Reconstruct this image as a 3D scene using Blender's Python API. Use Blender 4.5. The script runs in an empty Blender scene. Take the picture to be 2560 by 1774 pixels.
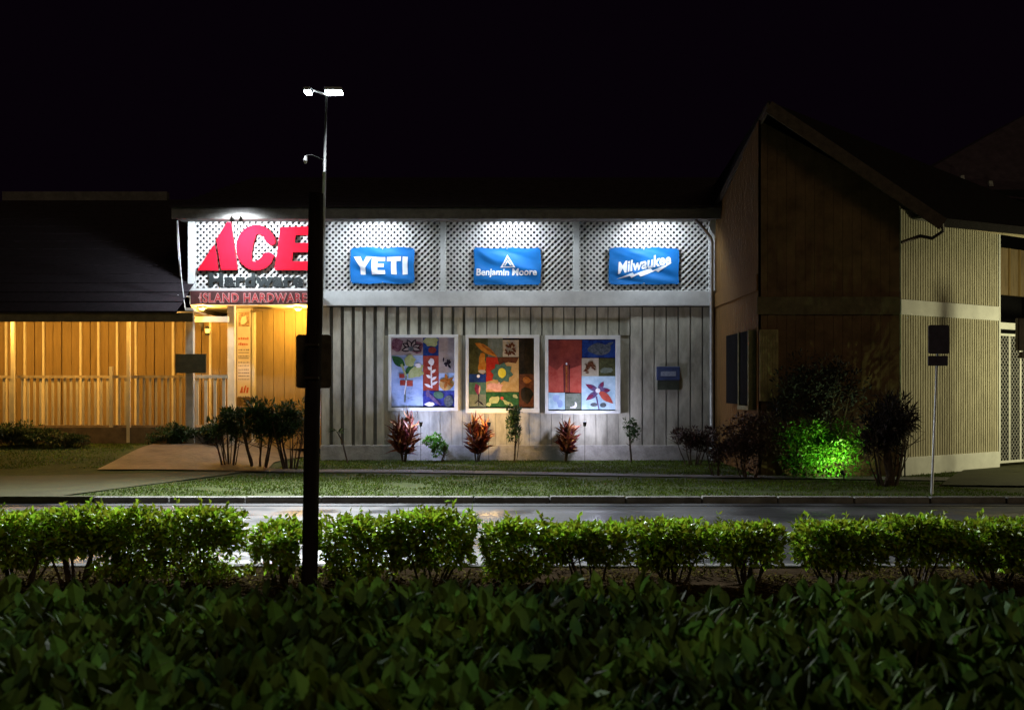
import bpy, bmesh, math, random
from mathutils import Vector, Matrix, noise
random.seed(7)
FPX = 2745.0            # focal length in photo pixels
HOR = 965.0             # photo row of the horizon
CAMZ = 1.75
scene = bpy.context.scene
COL = scene.collection

# ---------------------------------------------------------------- camera
cam = bpy.data.cameras.new("camera"); camo = bpy.data.objects.new("camera", cam); COL.objects.link(camo)
camo.location = (0, 0, CAMZ); camo.rotation_euler = (math.radians(90), 0, 0)
cam.sensor_width = 36; cam.lens = 36 * FPX / 2560; cam.shift_y = (HOR - 887) / 2560
cam.clip_start = 0.05; cam.clip_end = 600
scene.camera = camo
cam.dof.use_dof = True; cam.dof.focus_distance = 25.5; cam.dof.aperture_fstop = 5.0
# ---------------------------------------------------------------- world, moonless night + very faint skyglow
w = bpy.data.worlds.new("World"); scene.world = w; w.use_nodes = True
bg = w.node_tree.nodes["Background"]; bg.inputs[0].default_value = (0.44, 0.16, 0.52, 1); bg.inputs[1].default_value = 0.004
sl = bpy.data.lights.new("sun", 'SUN'); sl.energy = 0.2; sl.angle = math.radians(25); sl.color = (1.0, 0.74, 0.44)
so = bpy.data.objects.new("sun", sl); COL.objects.link(so)
so.rotation_euler = Vector((-0.45, 1.0, -0.62)).to_track_quat('-Z', 'Y').to_euler()
scene.view_settings.view_transform = 'Standard'; scene.view_settings.look = 'None'
scene.view_settings.exposure = 0; scene.view_settings.gamma = 1
scene.cycles.max_bounces = 5; scene.cycles.diffuse_bounces = 2; scene.cycles.glossy_bounces = 2
scene.cycles.transmission_bounces = 3; scene.cycles.sample_clamp_indirect = 4

# ---------------------------------------------------------------- helpers
def PX(x, D=26.0): return (x - 1280) * D / FPX
def PZ(y, D=26.0): return CAMZ + (HOR - y) * D / FPX
def P(x, y, D=26.0): return Vector((PX(x, D), D, PZ(y, D)))

MATS = {}
def mat(name, col, rough=0.8, var=0.15, scale=6.0, bump=0.0, metal=0.0, emit=None, es=0.0, stretch=None, island=0.0, trans=0.0, col2=None, spec=0.3):
    if name in MATS: return MATS[name]
    m = bpy.data.materials.new(name); m.use_nodes = True; MATS[name] = m
    nt = m.node_tree; N = nt.nodes; L = nt.links
    b = N["Principled BSDF"]; out = N["Material Output"]
    b.inputs["Roughness"].default_value = rough; b.inputs["Metallic"].default_value = metal
    b.inputs["Specular IOR Level"].default_value = spec
    tc = N.new("ShaderNodeTexCoord"); mp = N.new("ShaderNodeMapping"); L.new(tc.outputs["Object"], mp.inputs[0])
    if stretch: mp.inputs["Scale"].default_value = stretch
    nz = N.new("ShaderNodeTexNoise"); nz.inputs["Scale"].default_value = scale; nz.inputs["Detail"].default_value = 6; nz.inputs["Roughness"].default_value = 0.65
    L.new(mp.outputs[0], nz.inputs[0])
    rp = N.new("ShaderNodeValToRGB"); rp.color_ramp.elements[0].position = 0.32; rp.color_ramp.elements[1].position = 0.68
    c2 = col2 if col2 else [min(1, c * (1 + var)) for c in col]
    c1 = [c * (1 - var) for c in col]
    rp.color_ramp.elements[0].color = (*c1, 1); rp.color_ramp.elements[1].color = (*c2, 1)
    L.new(nz.outputs["Fac"], rp.inputs[0]); csock = rp.outputs[0]
    if island:
        g = N.new("ShaderNodeNewGeometry"); hs = N.new("ShaderNodeHueSaturation")
        mr = N.new("ShaderNodeMapRange"); mr.inputs[3].default_value = 1 - island; mr.inputs[4].default_value = 1 + island
        mh = N.new("ShaderNodeMapRange"); mh.inputs[3].default_value = 0.5 - island * 0.07; mh.inputs[4].default_value = 0.5 + island * 0.05
        L.new(g.outputs["Random Per Island"], mr.inputs[0]); L.new(g.outputs["Random Per Island"], mh.inputs[0])
        L.new(mr.outputs[0], hs.inputs["Value"]); L.new(mh.outputs[0], hs.inputs["Hue"]); L.new(csock, hs.inputs["Color"]); csock = hs.outputs[0]
    L.new(csock, b.inputs["Base Color"])
    if bump:
        bp = N.new("ShaderNodeBump"); bp.inputs["Strength"].default_value = bump; bp.inputs["Distance"].default_value = 0.02
        n2 = N.new("ShaderNodeTexNoise"); n2.inputs["Scale"].default_value = scale * 5; n2.inputs["Detail"].default_value = 5
        L.new(mp.outputs[0], n2.inputs[0]); L.new(n2.outputs["Fac"], bp.inputs["Height"]); L.new(bp.outputs[0], b.inputs["Normal"])
    if emit:
        b.inputs["Emission Color"].default_value = (*emit, 1); b.inputs["Emission Strength"].default_value = es
    if trans:
        t = N.new("ShaderNodeBsdfTranslucent"); L.new(csock, t.inputs[0]); mx = N.new("ShaderNodeMixShader"); mx.inputs[0].default_value = trans
        L.new(b.outputs[0], mx.inputs[1]); L.new(t.outputs[0], mx.inputs[2]); L.new(mx.outputs[0], out.inputs[0])
    return m

class MB:
    def __init__(s): s.v = []; s.f = []; s.mi = []; s.mats = []; s.cur = 0
    def use(s, m):
        if m not in s.mats: s.mats.append(m)
        s.cur = s.mats.index(m); return s
    def add(s, vs, fs):
        o = len(s.v); s.v += [tuple(v) for v in vs]
        for f in fs: s.f.append([i + o for i in f]); s.mi.append(s.cur)
        return s
    def box(s, x0, x1, y0, y1, z0, z1):
        if x0 > x1: x0, x1 = x1, x0
        if y0 > y1: y0, y1 = y1, y0
        if z0 > z1: z0, z1 = z1, z0
        v = [(x, y, z) for z in (z0, z1) for y in (y0, y1) for x in (x0, x1)]
        return s.add(v, [(0, 2, 3, 1), (4, 5, 7, 6), (0, 1, 5, 4), (1, 3, 7, 5), (3, 2, 6, 7), (2, 0, 4, 6)])
    def pbox(s, x0, x1, y0, y1, D0, D1, Dref=None):
        d = Dref or D0
        return s.box(PX(x0, d), PX(x1, d), D0, D1, PZ(y1, d), PZ(y0, d))
    def obox(s, c, ax, ay, az):      # oriented box: centre + 3 half vectors
        c = Vector(c); v = [c + ax * i + ay * j + az * k for k in (-1, 1) for j in (-1, 1) for i in (-1, 1)]
        return s.add(v, [(0, 2, 3, 1), (4, 5, 7, 6), (0, 1, 5, 4), (1, 3, 7, 5), (3, 2, 6, 7), (2, 0, 4, 6)])
    def bar(s, a, b, w, t, up=(0, 0, 1)):
        a, b = Vector(a), Vector(b); d = b - a; u = Vector(up); sd = d.cross(u)
        if sd.length < 1e-6: sd = d.cross(Vector((1, 0, 0)))
        sd.normalize(); u2 = sd.cross(d).normalized()
        return s.obox((a + b) / 2, d / 2, sd * w / 2, u2 * t / 2)
    def tube(s, pts, rad, n=8):
        pts = [Vector(p) for p in pts]
        if not isinstance(rad, (list, tuple)): rad = [rad] * len(pts)
        vs = []
        for i, p in enumerate(pts):
            d = (pts[min(i + 1, len(pts) - 1)] - pts[max(i - 1, 0)]).normalized()
            r = Vector((1, 0, 0)) if abs(d.x) < 0.9 else Vector((0, 1, 0))
            a = d.cross(r).normalized(); b = d.cross(a)
            for k in range(n):
                t = 2 * math.pi * k / n; vs.append(p + (a * math.cos(t) + b * math.sin(t)) * rad[i])
        fs = []
        for i in range(len(pts) - 1):
            for k in range(n):
                k2 = (k + 1) % n; fs.append((i * n + k, i * n + k2, (i + 1) * n + k2, (i + 1) * n + k))
        fs.append(tuple(range(n))); fs.append(tuple(reversed(range((len(pts) - 1) * n, len(pts) * n))))
        return s.add(vs, fs)
    def prism(s, poly, y0, y1):      # polygon in X,Z extruded along Y
        n = len(poly); vs = [(x, y0, z) for x, z in poly] + [(x, y1, z) for x, z in poly]
        fs = [tuple(range(n)), tuple(reversed(range(n, 2 * n)))] + [(i, i + n, (i + 1) % n + n, (i + 1) % n) for i in range(n)]
        return s.add(vs, fs)
    def pprism(s, pts, D0, D1): return s.prism([(PX(x, D0), PZ(y, D0)) for x, y in pts], D0, D1)
    def leaf(s, p, d, nrm, L, W, curl=0.25, seg=3):
        d = Vector(d).normalized(); sd = d.cross(nrm)
        if sd.length < 1e-5: sd = d.cross(Vector((0.3, 0.8, 0.1)))
        sd.normalize(); up = sd.cross(d)
        vs = []; prof = {2: [0.15, 1, 0.0], 3: [0.12, 0.95, 0.8, 0.0], 4: [0.12, 0.8, 1.05, 0.85, 0.0]}[seg]
        for i in range(seg + 1):
            t = i / seg; c = Vector(p) + d * (L * t) - up * (curl * L * t * t)
            hw = W * 0.5 * prof[i]
            if i == seg: vs.append(c)
            else: vs += [c - sd * hw + up * hw * 0.35, c, c + sd * hw + up * hw * 0.35]
        fs = []
        for i in range(seg - 1):
            a = 3 * i; fs += [(a, a + 1, a + 4, a + 3), (a + 1, a + 2, a + 5, a + 4)]
        a = 3 * (seg - 1); fs += [(a, a + 1, a + 3), (a + 1, a + 2, a + 3)]
        return s.add(vs, fs)
    def build(s, name, m=None, parent=None, smooth=False, bevel=0):
        me = bpy.data.meshes.new(name); me.from_pydata(s.v, [], s.f)
        if m is not None: me.materials.append(m)
        else:
            for q in s.mats: me.materials.append(q)
            me.polygons.foreach_set("material_index", s.mi)
        me.update()
        if smooth: me.polygons.foreach_set("use_smooth", [True] * len(me.polygons))
        o = bpy.data.objects.new(name, me); COL.objects.link(o)
        if parent is not None:
            o.parent = parent; o.matrix_parent_inverse = parent.matrix_basis.inverted()
        if bevel:
            bv = o.modifiers.new("bevel", 'BEVEL'); bv.width = bevel; bv.segments = 2; bv.limit_method = 'ANGLE'
        return o

def thing(name, label, cat, loc=(0, 0, 0), group=None):
    o = bpy.data.objects.new(name, None); COL.objects.link(o); o.location = loc; o.empty_display_size = 0.2
    return tag(o, label, cat, group)
def tag(o, label, cat, group=None):
    o["label"] = label; o["category"] = cat
    if group: o["group"] = group
    return o
def struct(o): o["kind"] = "structure"; return o
def stuff(o): o["kind"] = "stuff"; return o

def text_mb(txt, x0, x1, zb, h, y, m, offset=0.0, extrude=0.0, shear=0.0, fn=None, mb=None, fitw=True, sub=None, spacing=1.0):
    """lettering as mesh between X x0..x1, base line zb, cap height h, front at depth y"""
    cu = bpy.data.curves.new("t", 'FONT'); cu.body = txt; cu.size = 1; cu.offset = offset; cu.extrude = extrude; cu.shear = shear
    cu.resolution_u = 3; cu.space_character = spacing
    ob = bpy.data.objects.new("t", cu); COL.objects.link(ob)
    bpy.context.view_layer.update()
    dg = bpy.context.evaluated_depsgraph_get(); me = ob.evaluated_get(dg).to_mesh()
    bm = bmesh.new(); bm.from_mesh(me)
    bmesh.ops.triangulate(bm, faces=bm.faces)
    xs = [v.co.x for v in bm.verts]; a, b = min(xs), max(xs)
    kx = (x1 - x0) / (b - a) if fitw else h / 0.7; kz = h / 0.7
    for v in bm.verts: v.co = Vector((x0 + (v.co.x - a) * kx, v.co.z, zb + v.co.y * kz))
    if sub:
        for _ in range(3):
            es = [e for e in bm.edges if e.calc_length() > sub]
            if not es: break
            bmesh.ops.subdivide_edges(bm, edges=es, cuts=1); bmesh.ops.triangulate(bm, faces=bm.faces)
    vs = []
    for v in bm.verts:
        c = v.co.copy(); yy = y - c.y
        if fn: q = fn(c.x, yy, c.z); vs.append(q)
        else: vs.append((c.x, yy, c.z))
    fs = [[v.index for v in f.verts] for f in bm.faces]
    mb = mb or MB(); mb.use(m).add(vs, fs)
    bm.free(); bpy.data.objects.remove(ob); bpy.data.curves.remove(cu)
    return mb

def spot(name, loc, target, energy, col, angle, blend=0.6, size=0.05, parent=None):
    l = bpy.data.lights.new(name, 'SPOT'); l.energy = energy; l.color = col; l.spot_size = math.radians(angle); l.spot_blend = blend; l.shadow_soft_size = size
    o = bpy.data.objects.new(name, l); COL.objects.link(o); o.location = loc
    o.rotation_euler = (Vector(target) - Vector(loc)).to_track_quat('-Z', 'Y').to_euler()
    if parent is not None: o.parent = parent; o.matrix_parent_inverse = parent.matrix_basis.inverted()
    return o
def point(name, loc, energy, col, size=0.08, parent=None):
    l = bpy.data.lights.new(name, 'POINT'); l.energy = energy; l.color = col; l.shadow_soft_size = size
    o = bpy.data.objects.new(name, l); COL.objects.link(o); o.location = loc
    if parent is not None: o.parent = parent; o.matrix_parent_inverse = parent.matrix_basis.inverted()
    return o

# ---------------------------------------------------------------- materials
white = mat("white_paint", (0.62, 0.63, 0.62), 0.7, 0.12, 3, 0.1)
grey_siding = mat("grey_siding", (0.40, 0.38, 0.31), 0.8, 0.38, 1.6, 0.25, stretch=(2.2, 3, 0.8))
gap_mat = mat("siding_gap", (0.16, 0.16, 0.15), 0.9, 0.25, 4)
lattice_m = mat("lattice_paint", (0.66, 0.65, 0.62), 0.7, 0.12, 5, 0.1)
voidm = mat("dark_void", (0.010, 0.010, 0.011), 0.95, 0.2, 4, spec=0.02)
roofm = mat("dark_shingle", (0.022, 0.016, 0.020), 0.95, 0.4, 9, 0.6)
fasciam = mat("fascia_paint", (0.13, 0.12, 0.11), 0.85, 0.3, 5, 0.3)
plinth = mat("plinth_concrete", (0.36, 0.34, 0.31), 0.9, 0.25, 5, 0.4)
tan = mat("tan_boards", (0.29, 0.195, 0.08), 0.8, 0.15, 4, 0.2, stretch=(4, 4, 0.5))
tandark = mat("tan_boards_greyer", (0.30, 0.22, 0.13), 0.8, 0.25, 4, 0.2, stretch=(4, 4, 0.5))  # slightly greyer tan for backing boards, ceilings and trim
cream = mat("cream_paint", (0.74, 0.66, 0.50), 0.7, 0.12, 4, 0.1)
litbrown = mat("warm_lit_brown", (0.12, 0.060, 0.012), 0.9, 0.3, 5, 0.4, stretch=(5, 5, 0.5))  # orange tone puts warm floodlight spill into the side wall's colour
asphalt = mat("asphalt", (0.016, 0.017, 0.019), 0.7, 0.5, 0.8, 0.6, col2=(0.045, 0.045, 0.048), spec=0.45, stretch=(.35, 1.2, 1))
drivem = mat("drive_paving", (0.034, 0.036, 0.014), 0.85, 0.3, 1.5, 0.6)
pathm = mat("path_paving", (0.105, 0.078, 0.052), 0.5, 0.5, 2.2, 0.8, spec=.5)
kerbm = mat("kerb_stone", (0.16, 0.155, 0.145), 0.85, 0.4, 3, 0.6, island=.3)
concrete = mat("pavement_concrete", (0.15, 0.145, 0.14), 0.85, 0.25, 2.2, 0.4)
grassm = mat("grass_ground", (0.028, 0.040, 0.005), 0.95, 0.45, 3.5, 1.0)
soil = mat("soil", (0.038, 0.026, 0.015), 0.95, 0.4, 5, 0.8, spec=0)
darkmetal = mat("dark_bronze", (0.035, 0.022, 0.018), 0.55, 0.3, 5, 0.1, metal=0.2)
galv = mat("galvanised_steel", (0.42, 0.42, 0.42), 0.45, 0.2, 8, 0.05, metal=0.5)
bark = mat("bark", (0.07, 0.05, 0.035), 0.95, 0.4, 20, 0.6)
red = mat("sign_red", (0.72, 0.008, 0.025), 0.75, 0.08, 4, spec=0.06)
black = mat("sign_black", (0.02, 0.025, 0.025), 0.6, 0.2, 5)

_nt = asphalt.node_tree; _nz = _nt.nodes.new("ShaderNodeTexNoise"); _nz.inputs["Scale"].default_value = 0.9; _nz.inputs["Detail"].default_value = 5
_tc = _nt.nodes.new("ShaderNodeTexCoord"); _nt.links.new(_tc.outputs["Object"], _nz.inputs[0])
_mr = _nt.nodes.new("ShaderNodeMapRange"); _mr.inputs[1].default_value = .38; _mr.inputs[2].default_value = .62; _mr.inputs[3].default_value = .28; _mr.inputs[4].default_value = .8
_nt.links.new(_nz.outputs["Fac"], _mr.inputs[0]); _nt.links.new(_mr.outputs[0], _nt.nodes["Principled BSDF"].inputs["Roughness"])
# ---------------------------------------------------------------- terrain
def sstep(a, b, x): t = max(0, min(1, (x - a) / (b - a))); return t * t * (3 - 2 * t)
def gz(X, Y):
    """ground height: flat verge, rising towards the shop entrance on the left"""
    return 0.42 * sstep(-4.4, -7.2, X) * sstep(21.5, 25.0, Y)
KERB = 17.3
def grid_sheet(x0, x1, y0, y1, nx, ny, fn):
    b = MB(); vs = []
    for j in range(ny + 1):
        for i in range(nx + 1):
            X = x0 + (x1 - x0) * i / nx; Y = y0 + (y1 - y0) * j / ny; vs.append((X, Y, fn(X, Y)))
    fs = [(j * (nx + 1) + i, j * (nx + 1) + i + 1, (j + 1) * (nx + 1) + i + 1, (j + 1) * (nx + 1) + i) for j in range(ny) for i in range(nx)]
    return b.add(vs, fs)
struct(grid_sheet(-300, 300, -60, 500, 6, 6, lambda X, Y: -0.16).build("ground", soil))
struct(grid_sheet(-28, 28, KERB + 0.15, 40, 160, 60, lambda X, Y: gz(X, Y) + 0.012 * noise.noise((X * 1.3, Y * 1.3, 0))).build("lawn", grassm))
struct(grid_sheet(-60, 60, 10.6, KERB, 4, 2, lambda X, Y: -0.10).build("road", asphalt))
b = MB(); x = -27.0
while x < 27:                                  # kerb stones
    if not (x < -6.9): e_ = random.uniform(-.008, .008); b.box(x, x + 1.185, KERB + e_, KERB + 0.15, -0.15, 0.012 + random.uniform(-.008, .006))
    x += 1.2
struct(b.build("kerb", kerbm, bevel=0.02))
struct(MB().box(-27, 27, KERB - 0.35, KERB, -0.15, -0.092).build("gutter_strip", asphalt))
def ribbon(name, left, right, m, lift, n=40):   # sheet between two polylines that follows the terrain
    b = MB(); vs = []; K = 8
    def at(pl, t):
        k = t * (len(pl) - 1); i = min(int(k), len(pl) - 2); f = k - i
        return pl[i][0] * (1 - f) + pl[i + 1][0] * f, pl[i][1] * (1 - f) + pl[i + 1][1] * f
    for i in range(n + 1):
        a = at(left, i / n); c = at(right, i / n)
        for k in range(K + 1):
            X = a[0] + (c[0] - a[0]) * k / K; Y = a[1] + (c[1] - a[1]) * k / K; vs.append((X, Y, gz(X, Y) + lift))
    fs = [(i * (K + 1) + k, (i + 1) * (K + 1) + k, (i + 1) * (K + 1) + k + 1, i * (K + 1) + k + 1) for i in range(n) for k in range(K)]
    return struct(b.add(vs, fs).build(name, m))
# pavement crossing the lawn, slightly oblique
ribbon("pavement", [(-5.6, 22.2), (-2.0, 22.1), (3.2, 21.0), (9.0, 20.0)], [(-5.6, 22.95), (-2.0, 22.85), (3.2, 21.55), (9.0, 20.8)], concrete, 0.022)
ribbon("entrance_path", [(-8.4, 22.2), (-8.2, 24.2), (-7.9, 26.0), (-7.9, 27.6)], [(-5.0, 22.2), (-5.2, 24.0), (-5.0, 26.0), (-4.6, 27.6)], pathm, 0.03)
ribbon("driveway", [(-24, 20.2), (-16, 20.3), (-11, 20.9), (-5.3, 22.3)], [(-24, KERB), (-12, KERB), (-7.2, KERB), (-5.5, 21.9)], drivem, 0.018)
struct(MB().box(-24, -6.6, KERB - 0.02, KERB + 0.15, -0.15, 0.016).build("driveway_apron", drivem))
ribbon("gate_driveway", [(7.5, 19.2), (8.2, 20.6), (9.3, 22.6), (10.5, 25.0)], [(20, 17.6), (20, 20), (20, 24), (20, 28)], drivem, 0.03)
# near side verge below the hedges
struct(grid_sheet(-14, 14, -4, 10.6, 60, 30, lambda X, Y: 0.0 + 0.02 * noise.noise((X * 2, Y * 2, 3))).build("planting_bed", soil))
struct(MB().box(-14, 14, 10.6, 10.75, -0.15, 0.02).build("near_kerb", kerbm, bevel=0.02))

# grass blades on the lawn (uncountable)
gb = MB()
gblade = mat("grass_blades", (0.072, 0.115, 0.010), 0.9, 0.5, .9, island=0.35, trans=0.3)
for i in range(110000):
    Y = random.uniform(KERB + 0.15, 26.0); X = random.uniform(-13, 13)
    px = 1280 + X / Y * FPX
    if px < -100 or px > 2700: continue
    yp = 22.55 - (X + 5.6) * 0.175
    if X > -5.6 and X < 9 and abs(Y - yp) < 0.34: continue
    if X < -5.3 and (X < -6.9 or Y > KERB + 4.3 * (X + 7.2) / 1.9) and Y < 22.4: continue
    if -8.4 < X < -5.0 and Y > 22.2: continue
    if X > 7.5 + max(0, Y - 19.2) * 0.5 + (0.6 * max(0, 19.2 - Y)) : continue
    if noise.noise((X * .9, Y * 1.3, 5)) < random.uniform(-.45, -.1): continue
    z = gz(X, Y); h = random.uniform(0.015, 0.045); a = random.uniform(0, 6.28); dx, dy = math.cos(a) * 0.011, math.sin(a) * 0.011
    gb.add([(X - dx, Y - dy, z), (X + dx, Y + dy, z), (X + random.uniform(-.02, .02), Y + random.uniform(-.02, .02), z + h)], [(0, 1, 2)])
stuff(gb.build("grass", gblade))

# ================================================================ SHOP BUILDING
shop = thing("shop_building", "long grey-sided shop with white lattice upper storey and dark roof", "building", (0, 26, 0))
F = 26.0
# siding
b = MB().use(grey_siding); x = 806.0
zt, zb = PZ(768), PZ(1112)
b.use(gap_mat).box(PX(803), PX(1786), F, F + 0.12, 0, PZ(740)); b.use(grey_siding)
i = 0
while x < 1768:
    gap = 9.0 if x < 1060 else (7.0 if x < 1160 else 3.0)
    w_ = min(27.5 if x < 1560 else 30, 1783 - x) - gap
    dx = random.uniform(-0.4, 0.4)
    under = 962 < x < 1550
    if under:
        b.box(PX(x + dx), PX(x + w_ + dx), F - 0.045 - random.uniform(0, .004), F, PZ(838), zt)
    else:
        b.box(PX(x + dx), PX(x + w_ + dx), F - 0.075 - random.uniform(0, .004), F, zb, zt)
    x += w_ + gap; i += 1
x = 962.0
while x < 1552:                                       # flush boards between and under the murals
    b.box(PX(x), PX(x + 26.6), F - 0.03, F, zb, PZ(838) - 0.004); x += 27.8
b.build("siding", None, shop)
MB().box(PX(803), PX(1786), F - 0.11, F, 0.0, zb).build("plinth", plinth, shop, bevel=0.01)
MB().box(PX(800), PX(1786), F - 0.16, F - 0.0, PZ(765), PZ(728)).build("band_board", white, shop, bevel=0.008)
# lattice bays
def lattice(x0, x1, y0, y1, D):
    X0, X1, Z0, Z1 = PX(x0), PX(x1), PZ(y1), PZ(y0); b = MB(); pitch = 0.1455; hw = 0.0222
    for sgn, yy in ((1, D), (-1, D + 0.030)):
        k = X0 - (Z1 - Z0) - pitch
        while k < X1 + (Z1 - Z0) + pitch:
            # line: X = k + sgn*(Z-Z0)  ; clip
            if sgn == 1: ends = (max(X0, k), min(X1, k + (Z1 - Z0)))
            else: ends = (max(X0, k - (Z1 - Z0)), min(X1, k))
            if ends[1] - ends[0] > 0.02:
                za = Z0 + (ends[0] - k) * sgn; zc = Z0 + (ends[1] - k) * sgn
                b.bar((ends[0], yy, za), (ends[1], yy, zc), 0.011, hw * 1.35, up=(0, 0, 1)) if False else \
                    b.obox(((ends[0] + ends[1]) / 2, yy, (za + zc) / 2), Vector(((ends[1] - ends[0]) / 2, 0, (zc - za) / 2)), Vector((0, 0.005, 0)), Vector((-sgn * hw * 0.7071, 0, hw * 0.7071)))
            k += pitch
    return b
for (x0, x1) in ((488, 803), (811, 1101), (1114, 1433), (1448, 1771)):
    lattice(x0, x1, 549, 727, F - 0.02).build("lattice_panel", lattice_m, shop)
for (x0, x1, y0, y1) in ((472, 488, 548, 728), (1101, 1114, 548, 727.6), (1433, 1448, 548, 727.6), (1771, 1786, 548, 727.6), (803, 811, 548, 727.6)):
    MB().box(PX(x0), PX(x1), F - 0.09, F + 0.08, PZ(y1), PZ(y0)).build("frame_post", white, shop, bevel=0.006)
MB().box(PX(488), PX(803), F - 0.08, F + 0.06, PZ(728), PZ(721)).build("frame_rail", white, shop)
MB().box(PX(472), PX(1786), F - 0.07, F + 0.06, PZ(548), PZ(541)).build("frame_rail", white, shop)
MB().box(PX(474), PX(1786), F + 0.45, F + 0.55, PZ(728), PZ(535)).build("inner_wall", mat("loft_dark", (0.05, 0.05, 0.05), .9), shop)  # dark colour carries the gloom of the space behind the lattice
MB().box(PX(474), PX(803), F + 0.02, F + 3, PZ(762), PZ(730)).build("porch_ceiling", cream, shop)
# roof: fascia, soffit, slope
Dr = 25.1
zf0, zf1 = PZ(547, Dr), PZ(518, Dr)
XL, XR = PX(428, Dr), PX(1802, Dr)
MB().box(XL, XR, Dr, Dr + 0.06, zf0, zf1).build("fascia_board", fasciam, shop, bevel=0.01)
MB().box(XL, XR, Dr + 0.06, F + 0.6, zf0 + 0.06, zf0 + 0.09).build("soffit", fasciam, shop)
b = MB(); zr = 8.1; Yr = 33.5; t = 0.12
n = 14
for k in range(n):                                    # shingle courses as shallow steps
    a0, a1 = k / n, (k + 1) / n
    y0 = Dr - 0.06 + (Yr - Dr) * a0; y1 = Dr - 0.06 + (Yr - Dr) * a1; z0 = zf1 + (zr - zf1) * a0; z1 = zf1 + (zr - zf1) * a1
    b.add([(XL - .03, y0, z0 + 0.035), (XR + 2.5 * a0, y0, z0 + 0.035), (XR + 2.5 * a1, y1, z1), (XL - .03, y1, z1), (XL - .03, y0, z0 - .01), (XR + 2.5 * a0, y0, z0 - .01)], [(0, 1, 2, 3), (4, 5, 1, 0)])
b.add([(XL, Yr, zr), (XR + 2.5, Yr, zr), (XR + 2.5, 42, 5.5), (XL, 42, 5.5)], [(0, 1, 2, 3)])
b.build("roof", roofm, shop)
MB().add([(PX(474), F, PZ(760)), (PX(474), F, PZ(541)), (PX(474), 33.5, 8.0), (PX(474), 41, 5.4), (PX(474), 41, 0), (PX(474), 33, 0)], [(0, 1, 2, 3, 4, 5)]).build("end_wall", fasciam, shop)
# entrance recess
De = 27.3
b = MB().use(tan); x0, x1 = PX(575, De), PX(806, De) + 0.3
x = x0
while x < x1: b.box(x, min(x + 0.262, x1), De, De + 0.05, 0.2, PZ(745)); x += 0.272
b.use(tandark).box(x0, x1, De + 0.03, De + 0.09, 0.2, PZ(745))
b.build("entrance_wall", None, shop)
MB().box(PX(803), PX(803) + 0.08, F + 0.12, De, 0, PZ(745)).build("recess_side", tan, shop)
b = MB(); b.box(PX(629, 27.1), PX(636, 27.1), 27.1, 27.28, 0.3, PZ(772, 27.1)); b.box(PX(583, 27.1), PX(629, 27.1), 27.12, 27.28, PZ(780, 27.1), PZ(770, 27.1))
b.build("door_frame", cream, shop)
MB().box(PX(571), PX(588), F - 0.1, F + 0.1, 0.2, PZ(765)).build("porch_column", cream, shop, bevel=0.01)
# triangular wedge put in for the door header's shadow at the soffit corner
MB().add([P(632, 770, 26.6), P(690, 772, 26.6), P(632, 781, 26.6), P(632, 770, 27.2), P(690, 772, 27.2), P(632, 781, 27.2)], [(0, 1, 2), (5, 4, 3), (0, 2, 5, 3), (1, 4, 5, 2)]).build("shadow_wedge", tandark, shop)

# ---- board sign
sg = thing("board_sign", "long dark board with carved red capital letters above the yellow-lit entrance", "sign", P(620, 760, 25.7))
MB().box(PX(478, 25.7), PX(792, 25.7), 25.62, 25.74, PZ(761, 25.7), PZ(727, 25.7)).build("board", mat("sign_maroon", (0.085, 0.030, 0.030), 0.6, 0.3, 6, 0.2), sg, bevel=0.01)
pink = mat("sign_pink", (0.62, 0.36, 0.34), 0.6, 0.2, 10); dred = mat("sign_dull_red", (0.45, 0.03, 0.035), 0.6, 0.2, 10)
zb_ = PZ(755, 25.6); hh = (755 - 733) * 25.6 / FPX
text_mb("ISLAND HARDWARE", PX(499, 25.6), PX(768, 25.6), zb_, hh, 25.612, pink, offset=0.045, spacing=1.12).build("letter_outline", None, sg)
text_mb("ISLAND HARDWARE", PX(501, 25.6), PX(766, 25.6), zb_ + 0.004, hh * 0.97, 25.606, dred, offset=0.006, spacing=1.12).build("lettering", None, sg)
b = MB()
b.bar(P(496, 744, 25.6), P(503, 744, 25.6), 0.01, 0.03); b.bar(P(499.5, 738, 25.6), P(499.5, 750, 25.6), 0.01, 0.02, up=(1, 0, 0))
b.build("ornament", pink, sg)

# ---- big red sign
ace = thing("shop_sign", "huge red raised capital letters mounted on the lattice left of the dark pole", "sign", P(620, 677, 25.8))
def zp(pts): return [(440 + x / 3.29, 480 + y / 3.29) for x, y in pts]
redside = mat("sign_red_side", (0.30, 0.008, 0.015), 0.5, 0.1, 4)
def letter(pts, name="letter"):
    pts = zp(pts); poly = [(PX(x, 25.75), PZ(y, 25.75)) for x, y in pts]
    bm = bmesh.new(); n = len(poly)
    fr = [bm.verts.new((x, 25.86, z)) for x, z in poly]; bk = [bm.verts.new((x, 25.955, z)) for x, z in poly]
    f = bm.faces.new(fr); f.material_index = 0; g = bm.faces.new(list(reversed(bk))); g.material_index = 1
    for i in range(n):
        q = bm.faces.new((fr[i], bk[i], bk[(i + 1) % n], fr[(i + 1) % n])); q.material_index = 1
    bmesh.ops.recalc_face_normals(bm, faces=bm.faces)
    bmesh.ops.triangulate(bm, faces=[f, g])
    me = bpy.data.meshes.new(name); bm.to_mesh(me); bm.free(); me.materials.append(red); me.materials.append(redside)
    o = bpy.data.objects.new(name, me); COL.objects.link(o); o.parent = ace; o.matrix_parent_inverse = ace.matrix_basis.inverted(); return o
letter([(165, 640), (300, 430), (318, 500), (335, 640)])
letter([(362, 635), (322, 385), (410, 242), (440, 242), (495, 635)])
outer = [(650 + 166 * math.cos(t), 452 - 188 * math.sin(t)) for t in [math.radians(a) for a in range(18, 322, 12)]]
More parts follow.
